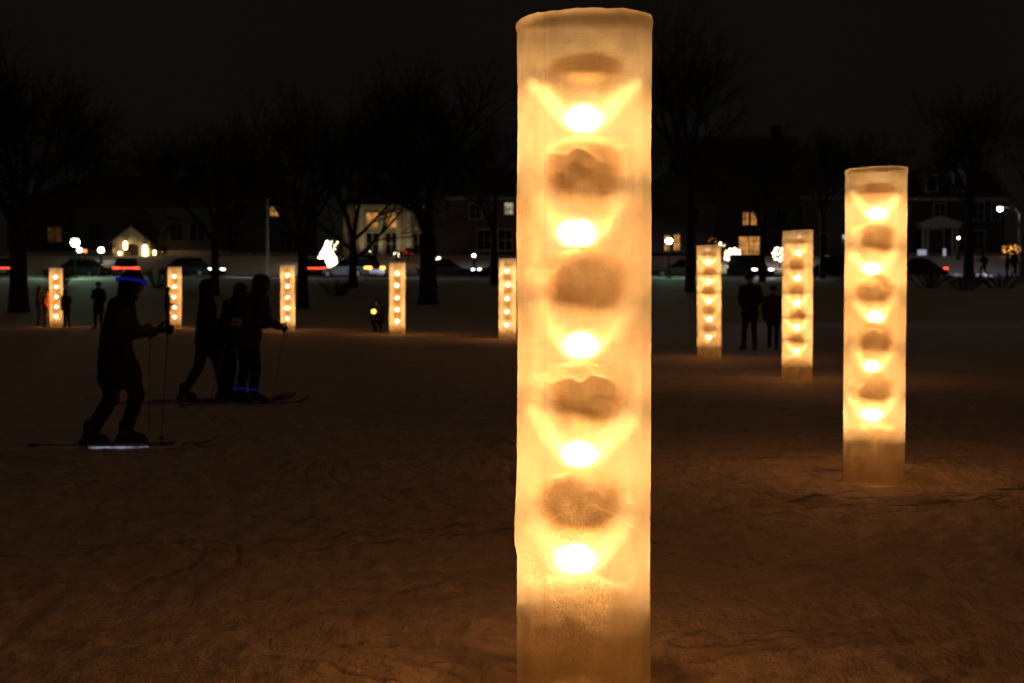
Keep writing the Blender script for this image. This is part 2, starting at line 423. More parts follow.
# ------------------------------------------------------------------ ground
COLS = [  # x pixel of the axis, distance, height, radius, mesh variant
    (584, 5.2, 2.36, 0.240), (875, 10.8, 2.345, 0.224), (797.5, 23.5, 2.40, 0.243), (709.5, 30.8, 2.40, 0.255),
    (507.5, 43.0, 2.40, 0.255), (397, 48.3, 2.40, 0.262), (288, 53.5, 2.40, 0.262), (174.5, 57.0, 2.40, 0.262), (56.5, 59.0, 2.40, 0.262)]
CX = [((p - 512) / F * d, d) for p, d, _, _ in COLS]

def sstep(a, b, t):
    t = min(1, max(0, (t - a) / (b - a))); return t * t * (3 - 2 * t)

def gz(x, y, fine=True):
    z = 0.0
    z += 2.40 * sstep(68, 99, y) + 0.0
    if y > 109: z += 2.2 * sstep(111, 126, y)
    if y < 100:
        near = 1 - sstep(60, 99, y)
        z += (0.05 * (noise.noise(Vector((x * 0.16, y * 0.16, 3.1)))) + 0.025 * noise.noise(Vector((x * 0.6, y * 0.6, 7)))) * near
        # hollows trodden and melted at the feet of the columns
        for i, (cx, cy) in enumerate(CX):
            d = math.hypot(x - cx, y - cy)
            if d < 1.6:
                z += -0.11 * math.exp(-((d - 0.1) / 0.34) ** 2) + 0.015 * math.exp(-((d - 0.9) / 0.3) ** 2)
    if fine and y < 30:
        k = 1 - sstep(14, 30, y)
        z += 0.022 * k * noise.noise(Vector((x * 1.7 + 0.5 * y, y * 3.2 - 0.9 * x, 1.3)))
        s = noise.noise(Vector((x * 2.6 - 1.1 * y, y * 7.0 + 2.5 * x, 5.0)))
        z += 0.045 * k * max(0.0, s)
        s = noise.noise(Vector((x * 6.5 + 2.0 * y, y * 3.0 - 4.0 * x, 8.0)))
        z += 0.035 * k * max(0.0, s - .05)
        z += 0.026 * k * noise.noise(Vector((x * 11, y * 13, 2.0)))
        # footprints and lumps
        w = noise.voronoi(Vector((x * 1.3, y * 1.0, 0.0)))[0][0]
        z += 0.025 * k * (math.exp(-(w / 0.13) ** 2) if w < 0.4 else 0)
    return z

def build_ground():
    ys = [-400, -150, -60, -25, -10, -4, -1, 0.4, 1.4, 2.1]
    y = 2.6
    while y < 68: ys.append(y); y *= 1.0105
    ys += [68 + 1.0 * i for i in range(31)]
    ys += [98.6, 99.0, 109.0, 109.4] + [111 + 1.0 * i for i in range(18)] + [140, 170, 230, 350, 600, 1200, 3000]
    n = 150
    us = [-1 + 2 * i / (2 * n) for i in range(2 * n + 1)]
    bm = bmesh.new(); rows = []
    for y in ys:
        w = max(y, 2.6) * 0.42 + 1.2
        xs = [u * w for u in us]
        far = [w + 4, w + 15, w + 50, w + 200, 3000]
        xs = [-f for f in far[::-1]] + xs + far
        rows.append([bm.verts.new((x, y, gz(x, y, abs(x) < w + 1))) for x in xs])
    for a, b in zip(rows, rows[1:]):
        for k in range(len(a) - 1):
            bm.faces.new((a[k], a[k + 1], b[k + 1], b[k]))
    o = obj('snow_ground', bm, M['snow'], smooth=True)
    tag(o, kind='structure')
build_ground()

def strip(name, y0, y1, z, mat, h=0.0, crown=0.0):
    bm = bmesh.new()
    xs = [-400 + 5 * i for i in range(161)]
    r = []
    for x in xs:
        r.append([bm.verts.new((x, y0, z)), bm.verts.new((x, (y0 + y1) / 2, z + crown)), bm.verts.new((x, y1, z))])
    for a, b in zip(r, r[1:]):
        for k in range(2): bm.faces.new((a[k], b[k], b[k + 1], a[k + 1]))
    if h:
        bmesh.ops.solidify(bm, geom=bm.faces[:], thickness=h)
    tag(obj(name, bm, mat), kind='structure')
strip('road', 101.0, 108.5, 2.408, M['asphalt'], 0, 0.03)

def kerb(y0, y1):
    bm = bmesh.new(); box(bm, (0, (y0 + y1) / 2, 2.42), (800, y1 - y0, 0.26), 0.02)
    tag(obj('kerb', bm, M['stone']), kind='structure')
kerb(100.75, 101.0); kerb(108.5, 108.75)
def snow_bank(y, h, seed, w=0.9):
    """ridge the snow plough left along the road"""
    bm = bmesh.new(); rows = []
    n = 700
    for i in range(n + 1):
        x = -120 + 240 * i / n
        a = h * (0.65 + 0.7 * noise.noise(Vector((x * 0.25, seed, 0))) + 0.35 * noise.noise(Vector((x * 1.1, seed, 4))))
        a = max(a, 0.06)
        base = gz(x, y, False)
        rows.append([bm.verts.new((x, y + w * (t - 0.5) * 2 + 0.1 * noise.noise(Vector((x, t * 3, seed))), base - 0.1 + (a + 0.1) * math.sin(PI * t) ** 0.8))
                     for t in (0, 0.15, 0.32, 0.5, 0.68, 0.85, 1.0)])
    for a, b in zip(rows, rows[1:]):
        for k in range(6): bm.faces.new((a[k], b[k], b[k + 1], a[k + 1]))
    tag(obj('snow_bank', bm, M['snow'], smooth=True), kind='structure')
snow_bank(99.9, 0.07, 2.0); snow_bank(110.2, 0.62, 9.0, 1.1)

# ------------------------------------------------------------------ ice columns
CANDLE_Z = (2.03, 1.625, 1.225, 0.835, 0.455)
def shell_bm(H, R, seed, n, rings, notch=False):
    bm = bmesh.new()
    prof = [(0.0, -0.12), (R * 0.96, -0.12)]
    for i in range(rings + 1):
        z = -0.10 + (H + 0.10 - 0.05) * i / rings
        prof.append((R, z))
    prof += [(R * 1.002, H - 0.04), (R * 1.012, H - 0.03), (R * 1.016, H - 0.016), (R * 1.0, H - 0.002), (R * 0.93, H), (R * 0.6, H - 0.012), (R * 0.3, H - 0.015), (0, H - 0.016)]
    def fn(r, z, a):
        if r < R * 0.9: return r, z + 0.006 * noise.noise(Vector((math.cos(a) * r * 40, math.sin(a) * r * 40, seed)))
        d = 0.0035 * noise.noise(Vector((math.cos(a) * 1.4, math.sin(a) * 1.4, z * 2.2 + seed * 9)))
        d += 0.0014 * noise.noise(Vector((math.cos(a) * 5, math.sin(a) * 5, z * 22 + seed * 5)))
        if z > H - 0.045:
            k = (z - (H - 0.045)) / 0.045
            d += k * 0.007 * noise.noise(Vector((math.cos(a) * 3, math.sin(a) * 3, seed * 3 + 2)))
            z += k * (0.005 * noise.noise(Vector((math.cos(a) * 2.2, math.sin(a) * 2.2, seed))) + 0.004 * noise.noise(Vector((math.cos(a) * 9, math.sin(a) * 9, seed))) + 0.008 * math.cos(a))
        # a chipped swelling half way down the left flank
        if notch:
            da = math.cos(a - PI * 1.04)
            if da > 0: d += 0.010 * (da ** 6) * (sstep(0.44, 0.5, z) * (1 - sstep(0.54, 0.78, z)))
        else:
            d += 0.004 * math.exp(-((z - 0.5 - 0.2 * math.sin(seed)) / 0.06) ** 2) * max(0, math.cos(a + seed * 2))
        return r + d, z
    lathe(bm, prof, n, fn=fn)
    return bm

def globe_bm(a, c, seed, sub=3):
    bm = bmesh.new(); ball(bm, (0, 0, 0), 1.0, sub)
    for v in bm.verts:      # between a ball and a spindle: the poles are drawn out toward the candles
        p = v.co.normalized(); rr = math.hypot(p.x, p.y); k = abs(p.z)
        f = 1 / (rr ** 2.0 + k ** 2.0) ** (1 / 2.0)
        v.co = Vector((p.x * f * a, p.y * f * a, p.z * f * c))
    for v in bm.verts:
        v.co *= 1 + 0.02 * noise.noise(v.co * 9 + Vector((seed, 0, 0)))
    return bm
def bowl_bm(a, h, seed, n):
    """thin deep bowl, open at the top"""
    bm = bmesh.new()
    prof = [(0.0, 0.0)] + [(a * (k / 12) ** 0.62, h * (k / 12) ** 1.15) for k in range(1, 13)]
    lathe(bm, prof, n, fn=lambda r, z, t: (r * (1 + .05 * noise.noise(Vector((math.cos(t) * 2, math.sin(t) * 2, seed + z * 9)))), z + .085 * (z / h) ** 2 * noise.noise(Vector((math.cos(t) * 2.6, math.sin(t) * 2.6, seed + 5)))))
    return bm
def flame_bm():
    bm = bmesh.new(); lathe(bm, [(0, 0), (0.008, 0.004), (0.0125, 0.014), (0.009, 0.03), (0, 0.052)], 6); return bm
def candle_bm():
    bm = bmesh.new(); lathe(bm, [(0, 0), (0.015, 0), (0.0155, 0.003), (0.015, 0.02), (0.013, 0.022), (0.007, 0.018), (0, 0.017)], 16)
    tube(bm, [(0, 0, 0.016), (0.001, 0, 0.026)], [0.0012, 0.001], 5)
    return bm

flame_me = bpy.data.meshes.new('flame'); b_ = flame_bm(); b_.to_mesh(flame_me); b_.free(); flame_me.materials.append(M['flame'])
candle_me = bpy.data.meshes.new('candle'); b_ = candle_bm(); bmesh.ops.recalc_face_normals(b_, faces=b_.faces[:]); b_.to_mesh(candle_me); b_.free(); candle_me.materials.append(M['wax'])

flame_ld = bpy.data.lights.new('candle_light', 'POINT'); flame_ld.energy = 31; flame_ld.color = (1.0, 0.64, 0.26); flame_ld.shadow_soft_size = .018
def ice_column(label, x, y, H, R, seed, fine, notch=False):
    t = thing('ice_column', label, 'ice lantern', (x, y, -.035 if 1.5 < seed < 2.5 else 0), 0 if notch else 0.5 * math.sin(seed * 2.3), 'glowing ice columns set up in a ring')
    rnd = random.Random(seed)
    if not fine: t.rotation_euler = (rnd.uniform(-.01, .01), rnd.uniform(-.01, .01), t.rotation_euler[2])
    obj('ice_shell', shell_bm(H, R, seed, 96 if fine else 40, 150 if fine else 40, notch), M['ice' if fine else 'ice_far'], t, True)
    zs = [z * H / 2.38 for z in CANDLE_Z] if not 1.5 < seed < 2.5 else [2.02, 1.615, 1.26, .89, .53]
    gaps = [zs[0] + 0.17] + [(p + q) / 2 for p, q in zip(zs, zs[1:])] + [zs[-1] - 0.2]
    pb = bmesh.new(); ph = zs[-1] - .12; hp_ = [(0, -.11), (R * .80, -.11), (R * .80, ph * .3), (R * .74, ph * .55), (R * .6, ph * .8), (R * .35, ph * .95), (0, ph)]
    lathe(pb, hp_, 28, fn=lambda r, z, a: (r, z + (.012 * noise.noise(Vector((math.cos(a) * r * 12, math.sin(a) * r * 12, seed))) if z > .1 else 0)))
    obj('foot_dimmer', pb, M['plug'], t, True)  # insert added to dim the glow at the column's foot
    for i, z in enumerate(gaps[:5]):
        a = R * (0.46 + rnd.uniform(-0.03, 0.03)); c = 0.128
        if i == 0: c = 0.055
        g = obj('shade_core', globe_bm(a, c, seed + i * 3.3, 3 if fine else 2), M['bowl'], t, True, loc=(rnd.uniform(-.012, .012), rnd.uniform(-.012, .012), z + (0.012 if i else 0)))  # dark globes added to make the shaded ovals between the candles
    for i, z in enumerate(zs):
        cx, cy = rnd.uniform(-.02, .006), rnd.uniform(-.02, .01)
        if y < 40 and y > 4:
            dm = obj('flare_dome', bowl_bm(R * 0.62 * rnd.uniform(.95, 1.05), 0.085, seed * 5 + i, 28 if fine else 18), M['bowl_thin'], t, True, loc=(cx, cy, z - 0.062))  # dome added to draw the lower arms of the X-shaped flare
            dm.rotation_euler = (PI, 0, rnd.uniform(0, 6))
        if y < 40 and y > 4: obj('flare_bowl', bowl_bm(R * 0.68 * rnd.uniform(.95, 1.05), 0.19, seed * 7 + i, 28 if fine else 18), M['bowl_thin'], t, True, loc=(cx * .5, cy * .5, z - 0.06))  # bowl added to draw the upper arms of the flare
        cd = bpy.data.objects.new('candle', candle_me); cd.location = (cx, cy, z - 0.055); link(cd, t)
        fl = bpy.data.objects.new('flame', flame_me); fl.location = (0, 0, 0.026); link(fl, cd)
        lo = bpy.data.objects.new('candle_light', flame_ld); lo.location = (0, 0, .046); link(lo, cd)
    return t

COL_LABELS = [
    'huge glowing ice column in the foreground, cut off by the bottom of the picture',
    'tall glowing ice column right of the foreground one, foot standing in a dark hollow',
    'glowing ice column half hiding the shorter of two onlookers standing together',
    'slim glowing ice column directly left of two onlookers standing together',
    'small glowing ice column just left of the huge foreground column, under the pale lit window',
    'small glowing ice column beside the crouching child with a yellow lamp',
    'small glowing ice column just right of the three skiers standing together',
    'small glowing ice column with one dark figure leaning against its left side',
    'leftmost small glowing ice column, people gathered on both sides of it']
for i, ((p, d, H, R), lab) in enumerate(zip(COLS, COL_LABELS)):
    x, y = CX[i]
    ice_column(lab, x, y, H, R, i + 1.0, i < 2, i == 0)

for lab, x, y, sd in (('unseen glowing ice column added to the ring beyond the left edge, level with the three skiers', -17.5, 21, 22),
                      ('unseen glowing ice column added to the ring just behind the viewer to the left', -4.6, -.6, 24)):
    ice_column(lab, x, y, 2.38, .24, sd, False)  # out of view, continuing the ring, added to light the left snow field

# ------------------------------------------------------------------ people
VOX = {'body': .016, 'jacket': .02, 'trousers': .02, 'boot': .013, 'glove': .0065}
TMP = bpy.data.scenes.new('workbench')
FAR = [1.0]
b_ = bmesh.new(); ball(b_, (0, 0, 0), 1.0, 2); b_.verts.index_update()
UNIT_V = [tuple(v.co) for v in b_.verts]; UNIT_F = [tuple(v.index for v in f.verts) for f in b_.faces]; b_.free()
def skin_mesh(name, pts, edges, sub=2):
    """pts: {key: (x, y, z, radius across, radius fore-aft)}; grows one continuous closed surface over the joints"""
    V, Fc = [], []
    vx = VOX[name] * FAR[0]
    for a, b in edges:
        pa, pb = pts[a], pts[b]
        ln = math.dist(pa[:3], pb[:3]); st = max(2, int(ln / (min(pa[4], pb[4], pa[3], pb[3]) * .5)) + 1)
        for i in range(st + 1):
            t = i / st
            c = [pa[k] + (pb[k] - pa[k]) * t for k in range(5)]
            n0 = len(V); sz = min(c[3], c[4])
            V += [(c[0] + v[0] * c[4], c[1] + v[1] * c[3], c[2] + v[2] * sz) for v in UNIT_V]
            Fc += [(f[0] + n0, f[1] + n0, f[2] + n0) for f in UNIT_F]
    me = bpy.data.meshes.new(name); me.from_pydata(V, [], Fc)
    o = bpy.data.objects.new(name, me); TMP.collection.objects.link(o)
    r = o.modifiers.new('r', 'REMESH'); r.mode = 'VOXEL'; r.voxel_size = vx; r.use_smooth_shade = True
    sm = o.modifiers.new('s', 'SMOOTH'); sm.factor = .5; sm.iterations = 5
    vl = TMP.view_layers[0]; vl.update()
    res = bpy.data.meshes.new_from_object(o.evaluated_get(vl.depsgraph))
    bpy.data.objects.remove(o); bpy.data.meshes.remove(me)
    if name in ('jacket', 'trousers'):          # folds of cloth
        off = Vector((len(res.vertices) * .013, sub, 0))
        for v, n in [(v, v.normal.copy()) for v in res.vertices]:
            p = v.co
            f = noise.noise(Vector((p.x * 9, p.y * 9, p.z * 17)) + off) * .011 + noise.noise(p * 26 + off) * .004
            v.co = p + n * f
    for p in res.polygons: p.use_smooth = True
    res.name = name
    return res

# joints: x forward, y left, z up, for a 1.75 m person
STAND = dict(pel=(0, 0, .95), spi=(0, 0, 1.13), che=(0.0, 0, 1.32), nkb=(0, 0, 1.46), nek=(.01, 0, 1.53), hea=(.025, 0, 1.63), top=(.015, 0, 1.71),
             hipL=(0, .09, .90), kneL=(.03, .10, .49), ankL=(-.02, .11, .09), toeL=(.14, .13, .035),
             hipR=(0, -.09, .90), kneR=(.02, -.10, .49), ankR=(-.03, -.11, .09), toeR=(.13, -.13, .035),
             shoL=(0, .18, 1.42), elbL=(-.03, .235, 1.14), wriL=(.09, .2, .92), shoR=(0, -.18, 1.42), elbR=(-.04, -.235, 1.14), wriR=(.07, -.215, .91))
def pose(**k):
    d = dict(STAND); d.update(k); return d
SKI_STRIDE = pose(pel=(0, 0, .86), spi=(.01, 0, 1.02), che=(.05, 0, 1.19), nkb=(.085, 0, 1.31), nek=(.11, 0, 1.37), hea=(.145, 0, 1.455), top=(.145, 0, 1.535),
                  hipL=(.01, .09, .82), kneL=(.17, .10, .48), ankL=(.06, .10, .12), toeL=(.23, .10, .065),
                  hipR=(-.01, -.09, .82), kneR=(-.02, -.11, .45), ankR=(-.21, -.11, .13), toeR=(-.05, -.11, .065),
                  shoL=(.06, .19, 1.27), elbL=(.10, .28, 1.02), wriL=(.32, .27, 1.04), shoR=(.06, -.19, 1.27), elbR=(.02, -.29, 1.01), wriR=(.25, -.29, 1.03))
SKI_BACK = pose(pel=(0, 0, .90), spi=(.0, 0, 1.07), che=(.02, 0, 1.25), nkb=(.0, 0, 1.38), nek=(.01, 0, 1.45), hea=(.02, 0, 1.54), top=(.01, 0, 1.62),
                hipL=(.01, .09, .86), kneL=(.16, .11, .50), ankL=(.20, .12, .12), toeL=(.37, .12, .065),
                hipR=(-.01, -.09, .86), kneR=(-.10, -.11, .47), ankR=(-.30, -.11, .13), toeR=(-.14, -.11, .065),
                elbL=(.04, .27, 1.09), wriL=(.26, .24, 1.06), elbR=(.02, -.28, 1.09), wriR=(.22, -.26, 1.02),
                shoL=(.02, .19, 1.35), shoR=(.02, -.19, 1.35))
SKI_LEAN = pose(pel=(-.02, 0, .92), spi=(.04, 0, 1.08), che=(.1, 0, 1.25), nkb=(.15, 0, 1.37), nek=(.18, 0, 1.43), hea=(.22, 0, 1.52), top=(.21, 0, 1.60),
                hipL=(0, .10, .87), kneL=(.06, .13, .49), ankL=(0, .15, .12), toeL=(.17, .15, .065),
                hipR=(0, -.10, .87), kneR=(.06, -.13, .49), ankR=(0, -.15, .12), toeR=(.17, -.15, .065),
                shoL=(.11, .20, 1.33), elbL=(.1, .31, 1.06), wriL=(.32, .27, 1.0), shoR=(.11, -.20, 1.33), elbR=(.1, -.31, 1.06), wriR=(.31, -.28, .98))
WALK = pose(kneL=(.16, .09, .52), ankL=(.20, .10, .10), toeL=(.36, .10, .05), kneR=(-.04, -.1, .50), ankR=(-.28, -.10, .14), toeR=(-.13, -.10, .04),
            elbL=(-.12, .25, 1.16), wriL=(-.05, .25, .93), elbR=(.03, -.25, 1.15), wriR=(.2, -.22, .98))
RUN = pose(pel=(0, 0, .93), che=(.08, 0, 1.30), nkb=(.1, 0, 1.43), nek=(.12, 0, 1.5), hea=(.15, 0, 1.6), top=(.14, 0, 1.68),
           kneL=(.30, .09, .62), ankL=(.24, .10, .22), toeL=(.39, .10, .16), kneR=(-.06, -.1, .50), ankR=(-.33, -.10, .22), toeR=(-.22, -.10, .07),
           shoL=(.08, .19, 1.39), shoR=(.08, -.19, 1.39), elbL=(-.16, .25, 1.18), wriL=(.02, .22, 1.06), elbR=(.15, -.25, 1.13), wriR=(.35, -.18, 1.2))
STAND_B = pose(elbL=(-.05, .24, 1.15), wriL=(.14, .16, 1.02), elbR=(-.05, -.24, 1.15), wriR=(.14, -.16, 1.02), kneL=(.05, .11, .49), ankL=(.03, .14, .09), toeL=(.18, .18, .035), hea=(.03, .01, 1.62), top=(.03, .015, 1.70))
STAND_C = pose(spi=(.01, .01, 1.12), che=(.03, .02, 1.31), elbR=(.06, -.24, 1.17), wriR=(.24, -.12, 1.16), hipL=(0, .09, .9), kneR=(.07, -.11, .5), ankR=(.0, -.16, .09), toeR=(.16, -.2, .035), hea=(.05, .02, 1.62), top=(.05, .025, 1.70))
LEANON = pose(shoL=(.03, .19, 1.42), elbL=(.22, .24, 1.26), wriL=(.42, .2, 1.36), che=(.04, 0, 1.32), nkb=(.05, 0, 1.46), nek=(.06, 0, 1.53), hea=(.08, 0, 1.63), top=(.07, 0, 1.71))
CROUCH = pose(pel=(-.05, 0, .45), spi=(.0, 0, .62), che=(.08, 0, .78), nkb=(.12, 0, .91), nek=(.14, 0, .97), hea=(.17, 0, 1.07), top=(.16, 0, 1.15),
              hipL=(-.04, .10, .42), kneL=(.32, .14, .50), ankL=(.10, .12, .09), toeL=(.26, .14, .035),
              hipR=(-.04, -.10, .42), kneR=(.30, -.14, .44), ankR=(.02, -.12, .09), toeR=(.18, -.14, .035),
              shoL=(.1, .18, .87), elbL=(.22, .25, .64), wriL=(.42, .18, .66), shoR=(.1, -.18, .87), elbR=(.2, -.25, .62), wriR=(.42, -.17, .64))

def lerp(a, b, t): return tuple(a[i] + (b[i] - a[i]) * t for i in range(3))

def person(label, loc, rz, P, sc=1.0, jacket='black_cloth', trousers='black_cloth', hat='beanie', group=None, long_coat=False, detail=True):
    t = thing('person', label, 'person', loc, rz, group, sc)
    q = P
    # body: one continuous figure
    pts = {'pel': (*q['pel'], .13, .10), 'spi': (*q['spi'], .12, .085), 'che': (*q['che'], .145, .10), 'nkb': (*q['nkb'], .075, .07),
           'nek': (*q['nek'], .052, .055), 'hea': (*q['hea'], .076, .092), 'top': (*q['top'], .055, .07)}
    E = [('pel', 'spi'), ('spi', 'che'), ('che', 'nkb'), ('nkb', 'nek'), ('nek', 'hea'), ('hea', 'top')]
    for s in 'LR':
        hip, kn, an, to = q['hip' + s], q['kne' + s], q['ank' + s], q['toe' + s]
        pts.update({'hip' + s: (*hip, .085, .085), 'kne' + s: (*kn, .055, .058), 'ca' + s: (*lerp(kn, an, .35), .052, .055), 'ank' + s: (*an, .038, .04), 'toe' + s: (*to, .035, .028)})
        E += [('pel', 'hip' + s), ('hip' + s, 'kne' + s), ('kne' + s, 'ca' + s), ('ca' + s, 'ank' + s), ('ank' + s, 'toe' + s)]
        sh, el, wr = q['sho' + s], q['elb' + s], q['wri' + s]
        pts.update({'sho' + s: (*sh, .06, .06), 'elb' + s: (*el, .042, .042), 'wri' + s: (*wr, .028, .03)})
        E += [('che', 'sho' + s), ('sho' + s, 'elb' + s), ('elb' + s, 'wri' + s)]
    body = skin_mesh('body', pts, E, 1)
    bm = bmesh.new(); bm.from_mesh(body)
    h = Vector(q['hea']); up = (Vector(q['top']) - Vector(q['nek'])).normalized(); fw = Vector((1, 0, 0)); fw = (fw - up * fw.dot(up)).normalized()
    lf = up.cross(fw)
    def hp(f, l, u): return h + fw * f + lf * l + up * u
    # nose, brow, chin, ears, lips
    tube(bm, [hp(.085, 0, .025), hp(.108, 0, -.012), hp(.09, 0, -.022)], [.008, .014, .008], 6)
    ball(bm, hp(.07, 0, -.075), .03, 1)
    for s in (-1, 1):
        ball(bm, hp(0.0, s * .083, 0.0), .024, 1, (1, .4, 1.2))
        ball(bm, hp(.082, s * .03, .018), .011, 1)
    box(bm, hp(.087, 0, -.045), (.014, .042, .01), .003)
    n0 = len(bm.faces)
    bmesh.ops.recalc_face_normals(bm, faces=bm.faces[:])
    bm.to_mesh(body); bm.free()
    for p in body.polygons: p.use_smooth = True
    obj('body', body, M['skin'], t)
    # jacket
    jp = {'spi': (*q['spi'], .178, .14), 'che': (*q['che'], .185, .135), 'nkb': (*q['nkb'], .10, .095), 'col': (*lerp(q['nkb'], q['nek'], .7), .075, .075)}
    JE = [('spi', 'che'), ('che', 'nkb'), ('nkb', 'col')]
    for s in 'LR':
        jp['hem' + s] = (*lerp(q['hip' + s], q['kne' + s], .5 if long_coat else .14), .128, .135)
        jp['wai' + s] = (q['pel'][0] * .6 + q['hip' + s][0] * .4, q['hip' + s][1] * .6, q['pel'][2] + .03, .135, .14)
        JE += [('spi', 'wai' + s), ('wai' + s, 'hem' + s)]
    JE.append(('hemL', 'hemR'))
    for s in 'LR':
        jp.update({'sho' + s: (*q['sho' + s], .092, .092), 'elb' + s: (*q['elb' + s], .072, .075), 'cuf' + s: (*lerp(q['elb' + s], q['wri' + s], .95), .05, .052)})
        JE += [('che', 'sho' + s), ('sho' + s, 'elb' + s), ('elb' + s, 'cuf' + s)]
    obj('jacket', skin_mesh('jacket', jp, JE, 2), M[jacket], t)
    # trousers
    tp = {'pel': (*q['pel'], .14, .115)}; TE = []
    for s in 'LR':
        tp.update({'hip' + s: (*q['hip' + s], .105, .11), 'thi' + s: (*lerp(q['hip' + s], q['kne' + s], .5), .09, .095), 'kne' + s: (*q['kne' + s], .072, .075),
                   'ca' + s: (*lerp(q['kne' + s], q['ank' + s], .4), .068, .072), 'hem' + s: (*lerp(q['kne' + s], q['ank' + s], .9), .06, .062)})
        TE += [('pel', 'hip' + s), ('hip' + s, 'thi' + s), ('thi' + s, 'kne' + s), ('kne' + s, 'ca' + s), ('ca' + s, 'hem' + s)]
    obj('trousers', skin_mesh('trousers', tp, TE, 2), M[trousers], t)
    # boots
    for s in 'LR':
        an, to = Vector(q['ank' + s]), Vector(q['toe' + s])
        d = (to - an); d.z = 0; d.normalize()
        heel = an - d * .05; heel.z = to.z + .005
        bp = {'top': (an.x, an.y, an.z + .09, .058, .06), 'ank': (*an, .056, .056), 'mid': (*((an + to) * .5), .054, .056), 'toe': (to.x - d.x * .02, to.y - d.y * .02, to.z + .012, .05, .046), 'hee': (*heel, .046, .046)}
        obj('boot', skin_mesh('boot', bp, [('ank', 'top'), ('ank', 'mid'), ('mid', 'toe'), ('ank', 'hee')], 1), M['boot'], t)
    # gloves with five bent fingers
    for s, sg in (('L', 1), ('R', -1)):
        el, wr = Vector(q['elb' + s]), Vector(q['wri' + s])
        d = (wr - el).normalized(); side = Vector((1, 0, 0)) - d * d.x
        side = side.normalized() if side.length > .3 else Vector((0, 0, 1)); nrm = d.cross(side).normalized() * sg
        gp = {'wri': (*wr, .036, .03), 'pal': (*(wr + d * .07), .044, .026)}; GE = [('wri', 'pal')]
        for k, (off, ln) in enumerate(((.032, .062), (.011, .072), (-.011, .067), (-.032, .05))):
            a0 = wr + d * .1 + side * off; a1 = a0 + d * ln * .55 + nrm * .012; a2 = a1 + d * ln * .3 + nrm * .034
            gp.update({'a%d' % k: (*a0, .0135, .0135), 'b%d' % k: (*a1, .0125, .0125), 'c%d' % k: (*a2, .0105, .0105)})
            GE += [('pal', 'a%d' % k), ('a%d' % k, 'b%d' % k), ('b%d' % k, 'c%d' % k)]
        th = wr + d * .035 + side * .045; th2 = th + d * .04 + side * .022 + nrm * .012; th3 = th2 + d * .03 + nrm * .018
        gp.update({'t0': (*th, .016, .016), 't1': (*th2, .0145, .0145), 't2': (*th3, .011, .011)}); GE += [('wri', 't0'), ('t0', 't1'), ('t1', 't2')]
        obj('glove', skin_mesh('glove', gp, GE, 1), M['black_cloth'], t)
    # head wear
    bm = bmesh.new()
    rot = Matrix((fw, lf, up)).transposed()
    if hat == 'hood':
        prof = [(.09, -.13), (.108, -.08), (.116, 0.0), (.11, .06), (.08, .108), (.04, .13), (0, .136)]
        lathe(bm, prof, 18)
        bmesh.ops.delete(bm, geom=[f for f in bm.faces if f.calc_center_median().x > .075 and f.calc_center_median().z < .075 and abs(f.calc_center_median().y) < .075], context='FACES')
        bmesh.ops.solidify(bm, geom=bm.faces[:], thickness=.012)
        nm, mt = 'hood', M[jacket]
    elif hat == 'hair':
        prof = [(.06, -.12), (.09, -.07), (.1, 0.0), (.103, .05), (.085, .1), (.045, .128), (0, .135)]
        lathe(bm, prof, 18)
        bmesh.ops.delete(bm, geom=[f for f in bm.faces if f.calc_center_median().x > .035 and f.calc_center_median().z < .055], context='FACES')
        bmesh.ops.solidify(bm, geom=bm.faces[:], thickness=.012)
        nm, mt = 'hair', M['hair']
    else:
        prof = [(.094, .015), (.104, .018), (.107, .035), (.104, .055), (.101, .058), (.1, .075), (.082, .112), (.045, .134), (0, .142)]
        if hat == 'pompom': prof = prof[:-1] + [(.02, .143), (.03, .155), (.028, .175), (0, .187)]
        lathe(bm, prof, 20)
        nm, mt = 'knit_hat', M[trousers]
    bmesh.ops.rotate(bm, cent=(0, 0, 0), matrix=rot, verts=bm.verts[:])
    bmesh.ops.translate(bm, vec=h, verts=bm.verts[:])
    obj(nm, bm, mt, t, True)
    return t

def wpt(t, p):
    """local joint of a person to world space"""
    s = t.scale[0]; a = t.rotation_euler[2]
    x, y, z = p[0] * s, p[1] * s, p[2] * s
    return Vector((t.location.x + x * math.cos(a) - y * math.sin(a), t.location.y + x * math.sin(a) + y * math.cos(a), t.location.z + z))

def ski(label, foot, rz, L=1.7, pale=False, front=.78, group='cross-country skis'):
    """foot: world point of the middle of the boot sole"""
    t = thing('ski', label, 'ski', foot, rz, group)
    bm = bmesh.new(); n = 26; rows = []
    for i in range(n + 1):
        u = i / n; x = -(L - front) + L * u
        w = .024 + .004 * math.cos(2 * PI * u) - (.018 * sstep(.93, 1, u)) - .006 * (1 - sstep(0, .04, u))
        z = .02 * math.sin(PI * min(1, max(0, (u - .05) / .85))) * .5 + .09 * sstep(.87, 1.04, u) ** 1.3
        rows.append([bm.verts.new((x, s * w, z + h)) for s, h in ((-1, 0), (1, 0), (1, .014), (-1, .014))])
    for a, b in zip(rows, rows[1:]):
        for k in range(4): bm.faces.new((a[k], a[(k + 1) % 4], b[(k + 1) % 4], b[k]))
    bm.faces.new(rows[0][::-1]); bm.faces.new(rows[-1])
    obj('ski_body', bm, M['ski_pale' if pale else 'ski'], t)
    bm = bmesh.new(); box(bm, (.1, 0, .036), (.09, .05, .022), .005); box(bm, (-.02, 0, .031), (.2, .03, .008), .002)
    obj('binding', bm, M['black_iron'], t)
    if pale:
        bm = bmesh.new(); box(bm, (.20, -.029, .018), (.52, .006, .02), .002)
        obj('glint_strip', bm, M['ski_glint'], t)  # glowing strip stands in for the light the ski catches
    return t

